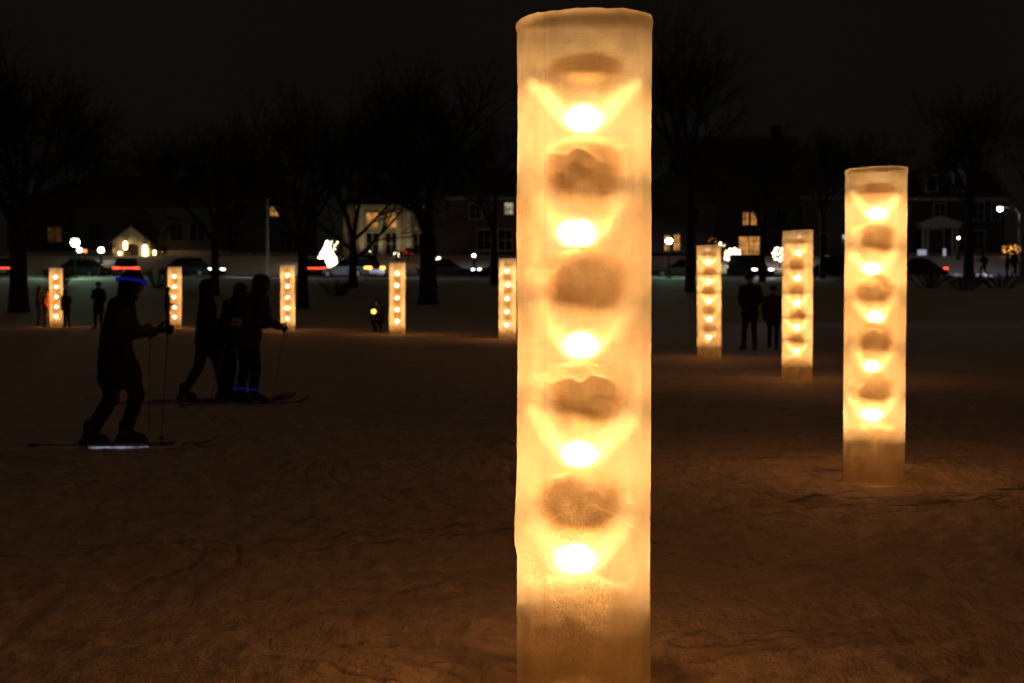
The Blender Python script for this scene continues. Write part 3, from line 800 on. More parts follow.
def ski_pole(label, top, tip, group='ski poles'):
    t = thing('ski_pole', label, 'ski pole', tip, 0, group)
    v = top - tip; d = v.normalized()
    bm = bmesh.new(); tube(bm, [(0, 0, 0), d * .03, v], [.002, .005, .006], 8); obj('shaft', bm, M['metal'], t)
    bm = bmesh.new(); tube(bm, [v - d * .06, v - d * .02, v + d * .06, v + d * .08], [.011, .016, .014, .008], 8); obj('grip', bm, M['boot'], t)
    bm = bmesh.new(); tube(bm, [d * .055, d * .062, d * .07], [.035, .03, .008], 10); obj('basket', bm, M['boot'], t)
    bm = bmesh.new(); tube(bm, [v + d * .05, v + Vector((.03, 0, -.05)), v + Vector((.01, 0, -.13)), v + Vector((-.01, 0, -.04)), v + d * .05], [.004] * 5, 5); obj('strap', bm, M['boot'], t)
    return t

def gpt(px, Y):
    x = (px - 512) / F * Y
    return Vector((x, Y, gz(x, Y)))

def ring_band(name, mat, parent, c, r, h, up=(0, 0, 1), n=24, a0=0.0, a1=2 * PI, s=(1, 1)):
    bm = bmesh.new(); up = Vector(up).normalized(); fw = Vector((1, 0, 0)); fw = (fw - up * fw.dot(up)).normalized(); lf = up.cross(fw)
    rows = []
    for i in range(n + 1):
        a = a0 + (a1 - a0) * i / n
        d = fw * math.cos(a) * s[0] + lf * math.sin(a) * s[1]
        p = Vector(c)
        rows.append([bm.verts.new(p + d * r - up * h / 2), bm.verts.new(p + d * (r + .012) - up * h / 2), bm.verts.new(p + d * (r + .012) + up * h / 2), bm.verts.new(p + d * r + up * h / 2)])
    for a, b in zip(rows, rows[1:]):
        for k in range(4): bm.faces.new((a[k], b[k], b[(k + 1) % 4], a[(k + 1) % 4]))
    return obj(name, bm, mat, parent)

def ski_pair(t, P, la, lb, pale=False):
    for s, lab in (('L', la), ('R', lb)):
        an, to = P['ank' + s], P['toe' + s]
        f = wpt(t, ((an[0] + to[0]) / 2 - .02, an[1], 0)); f.z = gz(f.x, f.y) + .006
        ski(lab, f, t.rotation_euler[2], pale=(pale and s == 'R'))

FAR[0] = 1.0
# the near skier striding to the right with a blue headlamp smeared into a band
L0 = gpt(115, 12.84)
p1 = person('nearest dark skier striding right, a blue headlamp smear round the head', L0, 0.08, SKI_STRIDE, 1.0, 'black_cloth', 'black_cloth', 'hood', None, True)
q = SKI_STRIDE
ring_band('headlamp_smear', M['blue_led'], p1, Vector(q['hea']) + Vector((.0, 0, .03)), .125, .028, (0.1, .16, 1), 28)  # glowing band stands in for the motion smear of a headlamp
ski_pair(p1, q, 'dark left ski of the nearest skier with the blue headlamp smear', 'pale ski catching light under the rear foot of the nearest skier', True)
for s, lab, ox in (('L', 'ski pole in the left hand of the skier with the blue headlamp smear', .02), ('R', 'upright ski pole in the right hand of the skier with the blue headlamp smear', -.0)):
    wr = Vector(q['wri' + s]); el = Vector(q['elb' + s]); hnd = wr + (wr - el).normalized() * .1
    tp = wpt(p1, hnd); tip = wpt(p1, (hnd.x + ox - (.1 if s == 'L' else 0), hnd.y * 1.25, 0)); tip.z = gz(tip.x, tip.y)
    ski_pole(lab, tp, tip)

# three skiers standing together
G3 = 'three skiers standing together'
pA = person('hooded skier pushing off with a far back rear leg, left of three skiers standing together', gpt(206, 18.3), 0.15, SKI_BACK, .93, 'black_cloth', 'black_cloth', 'hood', G3)
ski_pair(pA, SKI_BACK, 'ski under the front foot of the skier pushing off', 'ski under the stretched rear foot of the skier pushing off')
pB = person('bare-headed dark skier standing upright between two other skiers', gpt(225, 18.6), 0.5, SKI_LEAN, .92, 'navy_cloth', 'black_cloth', 'hair', G3)
ski_pair(pB, SKI_LEAN, 'ski under the left foot of the middle one of three skiers', 'ski under the right foot of the middle one of three skiers')
pC = person('skier with blue lights at the ankles, rightmost of three together', gpt(246, 18.0), 0.75, SKI_LEAN, .985, 'grey_cloth', 'black_cloth', 'hood', G3)
ski_pair(pC, SKI_LEAN, 'ski on the left foot of the skier with blue ankle lights', 'ski on the right foot of the skier with blue ankle lights')
for s in 'LR':
    an = SKI_LEAN['ank' + s]
    ring_band('ankle_light', M['blue_led'], pC, (an[0] + .01, an[1], an[2] + .075), .066, .018)
bm = bmesh.new(); box(bm, (0, 0, 0), (.012, .22, .10), .003, Matrix.Rotation(.32, 3, 'Y'))
bibo = obj('back_patch', bm, M['bib_white'], pC, loc=(-.155, -.02, 1.04))
bm = bmesh.new(); box(bm, (0, 0, 0), (.012, .12, .035), .003, Matrix.Rotation(.32, 3, 'Y'))
obj('red_mark', bm, M['bib_red'], bibo, loc=(-.008, 0, 0))
for t, P, lab in ((pA, SKI_BACK, 'ski pole held by the skier pushing off with a stretched rear leg'), (pB, SKI_LEAN, 'ski pole held by the middle one of three skiers'), (pC, SKI_LEAN, 'ski pole held by the skier with blue ankle lights')):
    wr = Vector(P['wriR']); el = Vector(P['elbR']); hnd = wr + (wr - el).normalized() * .1
    tip = wpt(t, (hnd.x - .25, hnd.y - .06, 0)); tip.z = gz(tip.x, tip.y)
    ski_pole(lab, wpt(t, hnd), tip)

FAR[0] = 1.35
# onlookers about the ring
GO = 'onlookers around the ice columns'
person('tall onlooker in dark clothes, larger one of a pair between two columns', gpt(750, 36.2), PI / 2 + .1, STAND_B, 1.08, 'black_cloth', 'black_cloth', 'pompom', GO)
person('shorter onlooker in rust-dark jacket, half hidden behind an ice column', gpt(773, 36.0), PI / 2 - .2, WALK, .90, 'brown_cloth', 'black_cloth', 'beanie', GO)
person('dark figure farthest left, beside the rust-coated one at the leftmost ice column', gpt(39, 59.5), .3, STAND_B, .96, 'black_cloth', 'black_cloth', 'hood', GO)
person('figure in a rust-coloured coat lit by the leftmost ice column, touching it', gpt(46, 58.9), .1, LEANON, .92, 'rust_cloth', 'brown_cloth', 'beanie', GO)
person('dark figure on the right side of the leftmost ice column', gpt(66.5, 58.0), PI * .75, STAND_C, .86, 'black_cloth', 'black_cloth', 'pompom', GO)
person('lone dark stocky figure standing between the two leftmost ice columns', gpt(99, 54.0), -1.9, STAND_C, 1.02, 'black_cloth', 'black_cloth', 'beanie', GO, True)
person('dark figure leaning toward the second small ice column from the left', gpt(167.5, 56.0), .2, STAND_B, .92, 'brown_cloth', 'black_cloth', 'hood', GO)
pk = person('crouching child in dark clothes holding a yellow lamp beside a small ice column', gpt(379, 51.0), -1.9, CROUCH, .98, 'black_cloth', 'black_cloth', 'hood', GO)
hand = wpt(pk, (.50, .02, .76))
tl = thing('hand_lamp', 'small round yellow lamp held by the crouching child', 'lamp', hand)
bm = bmesh.new(); ball(bm, (0, 0, 0), .085, 2); obj('lamp_globe', bm, M['yellow_led'], tl, True)
bm = bmesh.new(); tube(bm, [(0, 0, -.08), (0, 0, -.17)], [.018, .022], 10); obj('handle', bm, M['black_iron'], tl)
GW = 'people on the shore path'
person('dark-coated walker before the bright snow strip, left one of the far right pair', gpt(1007, 97.5), PI * .9, STAND, 1.0, 'black_cloth', 'black_cloth', 'beanie', GW, True)
person('hooded walker before the bright snow strip, right one of the far right pair', gpt(1014, 97.2), .3, WALK, 1.02, 'navy_cloth', 'black_cloth', 'hood', GW)
person('runner in mid-stride on the shore path, farther from the standing pair', gpt(970, 98.0), PI, RUN, .98, 'black_cloth', 'black_cloth', 'beanie', GW)
person('runner in mid-stride on the shore path, nearer the standing pair at far right', gpt(984, 98.2), PI, RUN, 1.0, 'navy_cloth', 'black_cloth', 'hair', GW)

bpy.data.scenes.remove(TMP)
# ------------------------------------------------------------------ trees
def make_tree(label, base, H, spread, r0, seed, fork=0.28, lean=0.0, mat='bark', group='bare trees along the lake shore', dens=1.0, levels=5, lowbranch=None):
    rnd = random.Random(seed)
    t = thing('bare_tree', label, 'tree', base, 0, group)
    tb, cb = bmesh.new(), bmesh.new()
    def twist(d, a, rnd):
        o = d.orthogonal().normalized(); o.rotate(Matrix.Rotation(rnd.uniform(0, 2 * PI), 3, d))
        return (d * math.cos(a) + o * math.sin(a)).normalized()
    def grow(p, d, ln, r, lv):
        n = 4 if lv < 3 else 2
        pts = [p.copy()]; rr = [r]
        dd = d.copy()
        for i in range(n):
            dd = (dd + Vector((rnd.uniform(-.16, .16), rnd.uniform(-.16, .16), rnd.uniform(-.05, .12)))).normalized()
            pts.append(pts[-1] + dd * ln / n); rr.append(r * (1 - .5 * (i + 1) / n))
        tube(tb if lv < 3 else cb, pts, rr, 7 if lv < 2 else (5 if lv < 3 else 3), lv < 3)
        if lv >= levels: return
        k = (4 if lv == 0 else 4) if lv < 2 else (5 if lv < levels - 1 else 6)
        k = max(2, int(round(k * dens)))
        for j in range(k):
            u = rnd.uniform(.35, 1.0) if lv else rnd.uniform(.72, 1.0)
            if j == 0: u = 1.0
            i = min(int(u * n), n - 1); f = u * n - i
            q0 = pts[i].lerp(pts[i + 1], f)
            ang = rnd.uniform(.3, .95) if j else rnd.uniform(.05, .35)
            nd = twist(dd, ang * spread, rnd)
            nd.z += .12
            grow(q0, nd.normalized(), ln * rnd.uniform(.58, .82), max(.008, rr[i] * rnd.uniform(.5, .68)), lv + 1)
    trunk = H * fork
    pts = [Vector((0, 0, -.3)), Vector((0, 0, .15)), Vector((lean * .1, 0, trunk * .4)), Vector((lean * .4, 0.05, trunk * .75)), Vector((lean, 0, trunk))]
    tube(tb, pts, [r0 * 1.5, r0 * 1.15, r0 * .95, r0 * .88, r0 * .85], 12)
    if lowbranch:
        for (u, dx, dz, ln) in lowbranch:
            grow(Vector((lean * u, 0, trunk * u)), Vector((dx, rnd.uniform(-.2, .2), dz)).normalized(), ln, r0 * .45, 1)
    k = rnd.choice((3, 4))
    for j in range(k):
        a = 2 * PI * (j + rnd.uniform(-.2, .2)) / k
        tilt = rnd.uniform(.3, .62) * spread if j else .12
        grow(pts[-1] - Vector((0, 0, .1)), Vector((math.cos(a) * math.sin(tilt), math.sin(a) * math.sin(tilt), math.cos(tilt))), H * .30 * rnd.uniform(.85, 1.1), r0 * .62, 1)
    obj('trunk', tb, M[mat], t, True); obj('crown', cb, M['twig' if mat == 'bark' else mat], t)
    return t

def tree_at(label, px, Y, top, r0, seed, **k):
    b = gpt(px, Y); b.z = gz(b.x, Y, False)
    H = at(px, top, Y).z - b.z
    return make_tree(label, b, H, k.pop('spread', 1.0), r0, seed, **k)

tree_at('massive bare tree with a thick trunk left of the leftmost ice column', 19, 76, 42, .48, 11, spread=1.25, fork=.3, dens=1.15)
tree_at('round-topped bare tree with a slim trunk directly behind the skiers', 215, 84, 112, .24, 12, spread=1.2, fork=.3, dens=1.1)
tree_at('tall bare tree with two dark stems right of the pale flagpole', 303, 78, 84, .30, 13, spread=.9, fork=.25, dens=1.0)
tree_at('forked bare tree with a low branch before the floodlit columned house', 353, 88, 112, .26, 14, spread=1.0, fork=.28, lowbranch=[(.55, 1, .75, 4.2), (.75, -1, .9, 3.5), (.95, .9, .8, 4.0)])
tree_at('wide bare tree with a thick straight trunk right of the crouching child', 428, 80, 72, .50, 15, spread=1.2, fork=.3, dens=1.15)
tree_at('tall airy bare tree rising just right of the huge foreground column', 690, 86, 48, .28, 16, spread=.85, fork=.42, dens=.95)
tree_at('narrow bare tree rising above the taller onlooker', 762, 92, 128, .2, 17, spread=.9, fork=.3)
tree_at('small spiky bare tree between the two right-hand ice columns', 822, 96, 132, .2, 18, spread=.75, fork=.3)
tree_at('broad bare tree crowning the dormered house at right', 968, 94, 84, .32, 19, spread=1.2, fork=.3, dens=1.1)
tree_at('pale-barked slender tree at the right edge beside the violet street lamp', 1022, 98, 130, .16, 20, spread=.7, fork=.3, mat='bark_pale', dens=.8)
tree_at('bare tree just left of the huge foreground column, half hidden by it', 494, 90, 108, .26, 21, spread=1.0, fork=.3)
# trees behind and between the houses
GB = 'bare trees behind the houses'
for i, (px, Y, top, lab) in enumerate(((-40, 118, 70, 'bare tree beyond the left edge of the view'), (92, 138, 120, 'distant bare tree behind the gabled porch, left of its peak'), (165, 142, 128, 'distant bare tree behind the gabled porch, right of its peak'),
                                    (258, 136, 130, 'distant bare tree behind the unlit pale flagpole'), (395, 144, 122, 'distant bare tree rising over the floodlit columned house'), (462, 136, 130, 'distant bare tree left of the dark brick house with one pale window'),
                                    (655, 140, 118, 'distant bare tree over the lit entry near the huge column'), (782, 142, 132, 'distant bare tree right of the house with orange windows'),
                                    (872, 140, 128, 'distant bare tree hidden mostly by the tall right-hand column'), (1040, 130, 100, 'distant bare tree beyond the right edge of the view'))):
    x = (px - 512) / F * Y
    tree_at(lab, px, Y, top, .25, 40 + i, spread=1.15, fork=.28, group=GB, levels=5, dens=1.0)

# ------------------------------------------------------------------ houses
def window(parent, x, z, w, h, fy, mat, trim, nx=2, nz=2, arch=False):
    """frame part (x, z of the centre, on the facade plane fy) with pane and sill"""
    bm = bmesh.new()
    t = .11
    box(bm, (x - w / 2 - t / 2, fy - .05, z), (t, .14, h)); box(bm, (x + w / 2 + t / 2, fy - .05, z), (t, .14, h))
    box(bm, (x, fy - .055, z + h / 2 + t / 2), (w + 2 * t + .01, .15, t))
    for i in range(1, nx): box(bm, (x - w / 2 + w * i / nx, fy - .03, z), (.06, .06, h - .01))
    for i in range(1, nz): box(bm, (x, fy - .028, z - h / 2 + h * i / nz), (w - .01, .05, .05))
    f = obj('window', bm, M[trim], parent)
    bm = bmesh.new(); box(bm, (x, fy - .012, z), (w, .02, h)); obj('pane', bm, M[mat], f)
    bm = bmesh.new(); box(bm, (x, fy - .09, z - h / 2 - .06), (w + .34, .24, .1), .01); obj('sill', bm, M[trim], f)
    return f

def house(label, px, Y, W, D, Hh, wall, roof='gable', roofm='roof_snow', rise=2.5, wins=(), door=None, chim=None, trim='stone', base=None, group='houses along the street'):
    x0 = (px - 512) / F * Y
    z0 = gz(x0, Y, False) if base is None else base
    t = thing('house', label, 'house', (x0, Y, z0), 0, group)
    bm = bmesh.new(); box(bm, (0, D / 2, Hh / 2 - .4), (W, D, Hh + .8)); obj('wall', bm, M[wall], t)
    bm = bmesh.new(); box(bm, (0, D / 2, .1), (W + .16, D + .16, 1.0), .03); obj('plinth', bm, M['stone'], t)
    bm = bmesh.new(); ov = .5
    if roof == 'gable':      # ridge along x
        prism_pts = [(-ov, Hh), (D + ov, Hh), (D / 2, Hh + rise)]
        a = [bm.verts.new((-W / 2 - ov, y, z)) for y, z in prism_pts]; b = [bm.verts.new((W / 2 + ov, y, z)) for y, z in prism_pts]
    elif roof == 'front':    # ridge along y, gable to the street
        prism_pts = [(-W / 2 - ov, Hh), (W / 2 + ov, Hh), (0, Hh + rise)]
        a = [bm.verts.new((x, -ov, z)) for x, z in prism_pts]; b = [bm.verts.new((x, D + ov, z)) for x, z in prism_pts]
    if roof in ('gable', 'front'):
        bm.faces.new(a); bm.faces.new(b[::-1])
        for k in range(3): bm.faces.new((a[k], b[k], b[(k + 1) % 3], a[(k + 1) % 3]))
    else:                    # hipped
        c = [bm.verts.new(v) for v in ((-W / 2 - ov, -ov, Hh), (W / 2 + ov, -ov, Hh), (W / 2 + ov, D + ov, Hh), (-W / 2 - ov, D + ov, Hh))]
        k = max(W / 2 - D / 2, .3)
        e = [bm.verts.new((-k, D / 2, Hh + rise)), bm.verts.new((k, D / 2, Hh + rise))]
        bm.faces.new(c[::-1]); bm.faces.new((c[0], c[1], e[1], e[0])); bm.faces.new((c[2], c[3], e[0], e[1])); bm.faces.new((c[1], c[2], e[1])); bm.faces.new((c[3], c[0], e[0]))
    rf = obj('roof', bm, M[roofm], t)
    bm = bmesh.new(); box(bm, (0, -.12, Hh - .22), (W + .3, .36, .34), .03); obj('cornice', bm, M[trim], t)
    if chim:
        for cx in chim:
            bm = bmesh.new(); box(bm, (cx, D * .6, Hh + rise * .75), (.9, .7, 3.4)); box(bm, (cx, D * .6, Hh + rise * .75 + 1.75), (1.1, .9, .16), .02); obj('chimney', bm, M['brick_dark'], rf)
    for (wx, wz, ww, wh, wm) in wins:
        window(t, wx, wz, ww, wh, 0, wm, trim, 2 if ww < 2.2 else 3, 2)
    if door:
        dx, dw, dh = door
        bm = bmesh.new(); box(bm, (dx, -.02, .35 + dh / 2), (dw, .1, dh), .01); box(bm, (dx, -.08, .35 + dh * .7), (dw * .6, .05, dh * .34), .01); box(bm, (dx, -.08, .35 + dh * .26), (dw * .6, .05, dh * .3), .01)
        dd = obj('door', bm, M['door'], t)
        bm = bmesh.new(); ball(bm, (dx + dw * .38, -.12, .35 + dh * .47), .05, 2); obj('handle', bm, M['metal'], dd)
        bm = bmesh.new(); box(bm, (dx - dw / 2 - .1, -.06, .35 + dh / 2), (.16, .2, dh)); box(bm, (dx + dw / 2 + .1, -.06, .35 + dh / 2), (.16, .2, dh)); box(bm, (dx, -.07, .35 + dh + .1), (dw + .4, .22, .18)); obj('door_frame', bm, M[trim], t)
        bm = bmesh.new()
        for k in range(3): box(bm, (dx, -.35 - .3 * k, .26 - .14 * k), (dw + 1.2 + .2 * k, .32, .16), .01)
        obj('front_steps', bm, M['stone'], t)
    return t

def lantern(label, p, h=.42, w=.2, mat='lantern', group='lit lanterns at the gabled porch'):
    t = thing('wall_lantern', label, 'lantern', p, 0, group)
    bm = bmesh.new(); lathe(bm, [(0, 0), (w * .35, 0), (w * .5, h * .15), (w * .45, h * .85), (0, h)], 8); obj('lantern_glass', bm, M[mat], t)
    bm = bmesh.new(); lathe(bm, [(w * .6, h), (w * .5, h + .06), (w * .1, h + .16), (0, h + .18)], 8); lathe(bm, [(0, -.05), (w * .4, -.04), (w * .4, -.004), (0, -.004)], 8); tube(bm, [(0, 0, h + .1), (0, .1, h + .16), (0, .26, h + .1)], [.02, .02, .02], 6)
    obj('lantern_cap', bm, M['black_iron'], t)
    return t

# left house with a lit gabled porch
YA = 128.0
hA = house('dark house with a stone gabled entrance porch lit by lanterns, far left', 148, YA, 12.5, 8, 4.4, 'brick_dark', 'gable', 'shingle', 3.0,
           wins=((-4.6, 2.2, 1.2, 1.4, 'glass_dark'), (4.4, 2.2, 1.3, 1.4, 'glass_dark'), (2.6, 2.2, 1.0, 1.4, 'glass_dark')), chim=(3.6,), trim='dark_trim', base=4.55)
gx = (137 - 148) / F * YA
def gable_porch(t, gx, w, ez, pz, mat, y0=-1.8):
    bm = bmesh.new()
    # front wall with an arched opening
    ow, oh = w * .42, ez * .82
    poly_l = [(-w / 2, 0), (-ow / 2, 0), (-ow / 2, oh * .7)]
    arc = [(-ow / 2 * math.cos(a), oh * .7 + oh * .3 * math.sin(a)) for a in [PI * i / 12 for i in range(1, 12)]]
    for sgn in (-1, 1):
        box(bm, (gx + sgn * (w / 2 + ow / 2) / 2, y0 + .2, ez / 2), ((w - ow) / 2, .4, ez))
    pts = [(gx - w / 2, ez), (gx + w / 2, ez), (gx, pz)]
    prism(bm, [(gx - w / 2, ez + .004), (gx + w / 2, ez + .004), (gx, pz)], y0, y0 + .4)
    prism(bm, [(gx - ow / 2 + .004, ez - .004)] + [(gx - ow / 2 + .004, oh * .7)] + [(gx + x, z) for x, z in arc] + [(gx + ow / 2 - .004, oh * .7), (gx + ow / 2 - .004, ez - .004)], y0 + .01, y0 + .39)
    for sgn in (-1, 1):
        box(bm, (gx + sgn * (w / 2 - .2), y0 / 2 + .19, ez / 2), (.398, -y0 - .4, ez - .02))
    p = obj('porch', bm, M[mat], t)
    bm = bmesh.new()
    for sgn in (-1, 1):
        a = math.atan2(pz - ez, w / 2); ln = math.hypot(pz - ez, w / 2) + .5
        box(bm, (gx + sgn * (w / 4 + .12), y0 / 2 - .1, (ez + pz) / 2 + .06), (ln, -y0 + .5, .14), 0, Matrix.Rotation(sgn * a, 3, 'Y')) if False else None
        vs = [(gx, pz + .02), (gx + sgn * (w / 2 + .3), ez - .3 * (pz - ez) / (w / 2) + .02), (gx + sgn * (w / 2 + .3), ez - .3 * (pz - ez) / (w / 2) + .2), (gx, pz + .2)]
        prism(bm, vs, y0 - .15, .0)
    obj('porch_roof', bm, M['shingle'], p)
    bm = bmesh.new(); box(bm, (gx, -.06, 1.25), (1.1, .08, 2.3), .01); dr = obj('door', bm, M['door'], p)
    bm = bmesh.new(); ball(bm, (gx + .4, -.13, 1.2), .05, 2); obj('handle', bm, M['metal'], dr)
gable_porch(hA, gx, 3.2, 1.35, 2.6, 'stone')
yL = YA - 2.1
lantern('bright tall lantern on the left pier of the gabled porch', at(125.5, 249.5, yL), .75, .32)
lantern('brightest lantern on the right pier of the gabled porch', at(145, 256, yL), 1.0, .4)
for px, py, lab, mt, hh in ((120, 255, 'small lantern low at the left of the gabled porch', 'lantern', .3), (150.5, 253, 'small amber lantern right of the gabled porch', 'win_orange', .42), (154.5, 255, 'outermost small bright lantern right of the gabled porch', 'lantern', .42),
                        (114, 252.5, 'dim amber lantern left of the gabled porch', 'win_orange', .42)):
    lantern(lab, at(px, py, yL), hh, .26, mt)

# house behind the street lamp at far left
house('dark low house with one dimly lit gridded window, behind the leftmost ice column', 58, 131, 9.0, 8, 4.6, 'brick_dark', 'hip', 'shingle', 2.6,
      wins=((-.2, 2.15, 1.25, 1.3, 'win_dim'), (2.9, 2.2, 1.0, 1.4, 'glass_dark'), (-2.9, 2.2, 1.0, 1.4, 'glass_dark')), trim='dark_trim', base=4.5)
house('dark gable-fronted house with a tiny orange upper window, behind the pale flagpole', 262, 133, 8.0, 8, 5.4, 'brick_dark', 'front', 'shingle', 3.2,
      wins=((1.2, 4.35, .8, .8, 'win_orange'), (-2.0, 4.3, .9, 1.3, 'glass_dark'), (2.2, 1.8, 1.1, 1.5, 'glass_dark'), (-2.1, 1.8, 1.1, 1.5, 'glass_dark')), door=(0, 1.0, 2.1), trim='dark_trim', base=4.5)

# floodlit columned house
YB = 130.0
hB = house('floodlit cream house with tall white pilasters behind the forked tree', 386, YB, 7.6, 9, 5.4, 'stucco', 'hip', 'shingle', 2.6, chim=(-2.6,), base=3.9,
           wins=((-3.1, 4.0, .8, 1.2, 'win_dim'), (-1.2, 4.0, 1.0, 1.3, 'win_orange'), (.5, 4.0, .9, 1.3, 'win_orange'), (2.9, 4.0, .8, 1.2, 'win_dim'), (-1.2, 1.9, 1.1, 1.9, 'glass_dark'), (.5, 1.9, 1.0, 1.9, 'glass_dark'), (2.9, 1.9, .9, 1.8, 'glass_dark'), (-3.1, 1.9, .8, 1.8, 'win_dim')))
for lx in (-2.15, -.38, 1.15, 2.1):
    bm = bmesh.new(); box(bm, (lx, -.14, 2.6), (.36, .26, 4.7), .03); box(bm, (lx, -.17, 5.0), (.5, .34, .2), .02); box(bm, (lx, -.17, .5), (.5, .34, .4), .02)
    obj('pilaster', bm, M['white_trim'], hB)
# dark brick house left of the big column
house('dark brick house with white-framed windows, one pale lit, left of the huge column', 504, 132, 10.5, 8, 5.9, 'brick', 'gable', 'shingle', 2.8,
      wins=((.45, 4.75, .75, 1.0, 'win_pale'), (-2.6, 4.5, 1.0, 1.3, 'glass_dark'), (2.6, 4.5, 1.0, 1.3, 'glass_dark'), (.1, 1.9, 1.2, 1.8, 'glass_dark'), (-1.8, 1.9, 1.2, 1.8, 'glass_dark'), (3.4, 1.9, 1.2, 1.8, 'glass_dark')), door=(1.7, 1.0, 2.1), chim=(-4,), base=4.3)
# entry with lamp right of the big column
house('dark house with two narrow orange entry windows behind the greenish street lamp', 668, 130, 8.0, 8, 5.2, 'brick_dark', 'front', 'shingle', 3.0,
      wins=((-.1, 1.75, .5, 1.35, 'win_orange'), (.75, 1.8, .55, 1.4, 'win_orange'), (-2.2, 4.1, .9, 1.3, 'glass_dark'), (2.2, 4.1, .9, 1.3, 'glass_dark')), trim='dark_trim', base=4.1)
# house with the big orange windows
house('tall dark house with a wide orange bay window and two orange upper windows', 742, 134, 10.5, 9, 9.2, 'brick_dark', 'gable', 'shingle', 2.8,
      wins=((.28, 4.05, .5, 1.15, 'win_orange'), (1.02, 4.05, .5, 1.15, 'win_orange'), (.62, 1.55, 1.9, 1.65, 'win_orange'), (-2.95, 4.1, .3, .45, 'win_dim'), (3.6, 4.1, .9, 1.4, 'glass_dark'), (3.6, 1.6, 1.0, 1.5, 'glass_dark'), (-1.9, 6.9, .8, 1.2, 'glass_dark'), (1.9, 6.9, .8, 1.2, 'glass_dark')),
      chim=(4,), trim='dark_trim', base=4.2)
house('unlit grey house between the two right-hand ice columns', 822, 138, 9.0, 9, 6.4, 'stucco_dark', 'hip', 'roof_snow', 2.6,
      wins=((-2.4, 4.8, 1.0, 1.4, 'glass_dark'), (2.4, 4.8, 1.0, 1.4, 'glass_dark'), (-2.4, 1.8, 1.1, 1.6, 'glass_dark'), (2.4, 1.8, 1.1, 1.6, 'glass_dark')), door=(0, 1.0, 2.1), base=4.3)

# dormered house with the portico
YR = 134.0
hR = house('large unlit brick house with dormers and a white pedimented portico, far right', 945, YR, 10.8, 9, 5.75, 'brick_dark', 'gable', 'shingle', 2.9, base=4.5,
           wins=((-3.9, 4.2, 1.0, 1.5, 'glass_dark'), (-.6, 4.4, 1.0, 1.4, 'glass_dark'), (2.95, 4.4, 1.0, 1.5, 'glass_dark'), (2.95, 1.75, 1.1, 1.7, 'glass_dark'), (4.6, 4.4, .7, 1.5, 'glass_dark'), (-4.2, 1.75, .9, 1.7, 'glass_dark')), door=(-.95, 1.3, 2.3), chim=(4.4, -4.6))
pcx = (935 - 945) / F * YR
bm = bmesh.new()
prism(bm, [(pcx - 1.95, 3.15), (pcx + 1.95, 3.15), (pcx + 1.95, 3.3), (pcx, 3.95), (pcx - 1.95, 3.3)], -1.6, -.01)
box(bm, (pcx, -.8, 2.98), (3.6, 1.55, .32), .02)
po = obj('portico', bm, M['white_trim'], hR)
for sx in (-1.55, -1.15, 1.15, 1.55):
    bm = bmesh.new(); lathe(bm, [(.2, .2), (.2, .3), (.15, .36), (.145, 1.6), (.125, 2.68), (.18, 2.74), (.19, 2.81), (0, 2.81)], 14, (pcx + sx, -1.35, 0)); obj('portico_column', bm, M['white_trim'], po, True)
bm = bmesh.new(); box(bm, (pcx, -.85, .08), (4.0, 1.7, .24), .02); obj('porch_floor', bm, M['stone'], po)
for dx in (-1.3, 1.2):
    bm = bmesh.new(); zc = 5.75 + 1.15; yb = -.05
    box(bm, (dx, 1.1, zc), (1.3, 1.9, 1.7)); prism(bm, [(dx - .85, zc + .85), (dx + .85, zc + .85), (dx, zc + 1.45)], .02, 2.4)
    dm = obj('dormer', bm, M['white_trim'], hR)
    bm = bmesh.new(); box(bm, (dx, .14, zc), (.78, .05, 1.2)); obj('pane', bm, M['glass_dark'], dm)

# ------------------------------------------------------------------ lamps, poles
def post_lamp(label, px, py, Y, mat, r=.2, group='globe street lamps'):
    p = at(px, py, Y); g = gz(p.x, Y, False)
    t = thing('street_lamp', label, 'street lamp', (p.x, Y, g), 0, group)
    h = p.z - g
    bm = bmesh.new(); lathe(bm, [(0, -.1), (.2, -.1), (.2, .1), (.12, .2), (.1, .5), (.055, .6), (.045, h - r - .12), (.09, h - r - .08), (.1, h - r * .9), (0, h - r * .9)], 12); obj('lamp_post', bm, M['black_iron'], t)
    bm = bmesh.new(); ball(bm, (0, 0, h), r, 3); obj('lamp_globe', bm, M[mat], t, True)
    bm = bmesh.new(); lathe(bm, [(r * .55, h + r * .86), (r * .5, h + r * .95), (.03, h + r * 1.15), (.02, h + r * 1.4), (0, h + r * 1.45)], 10); obj('lamp_cap', bm, M['black_iron'], t)
    return t
post_lamp('brilliant greenish street lamp at far left, above the leftmost ice column', 75, 242.5, 97, 'globe_green', .26)
post_lamp('greenish street lamp just right of the huge foreground column', 669, 241, 99.5, 'globe_green', .19)
def arm_lamp(label, px, py, Y, mat):
    p = at(px, py, Y); g = gz(p.x, Y, False)
    bx = p.x + 1.5
    t = thing('street_lamp', label, 'street lamp', (bx, Y, g))
    h = p.z - g
    bm = bmesh.new(); tube(bm, [(0, 0, -.2), (0, 0, .3), (0, 0, h - .4), (-.3, 0, h + .05), (-1.2, 0, h + .16)], [.11, .09, .06, .05, .035], 10); obj('lamp_post', bm, M['metal'], t)
    bm = bmesh.new(); box(bm, (-1.5, 0, h + .17), (.66, .26, .12), .04); hd = obj('lamp_head', bm, M['metal'], t)
    bm = bmesh.new(); ball(bm, (-1.5, 0, h), .19, 3, (1, .8, .75)); obj('lamp_lens', bm, M[mat], hd, True)
arm_lamp('violet-white street lamp on an arm beside the pale tree at the right edge', 1000, 209, 112, 'globe_violet')
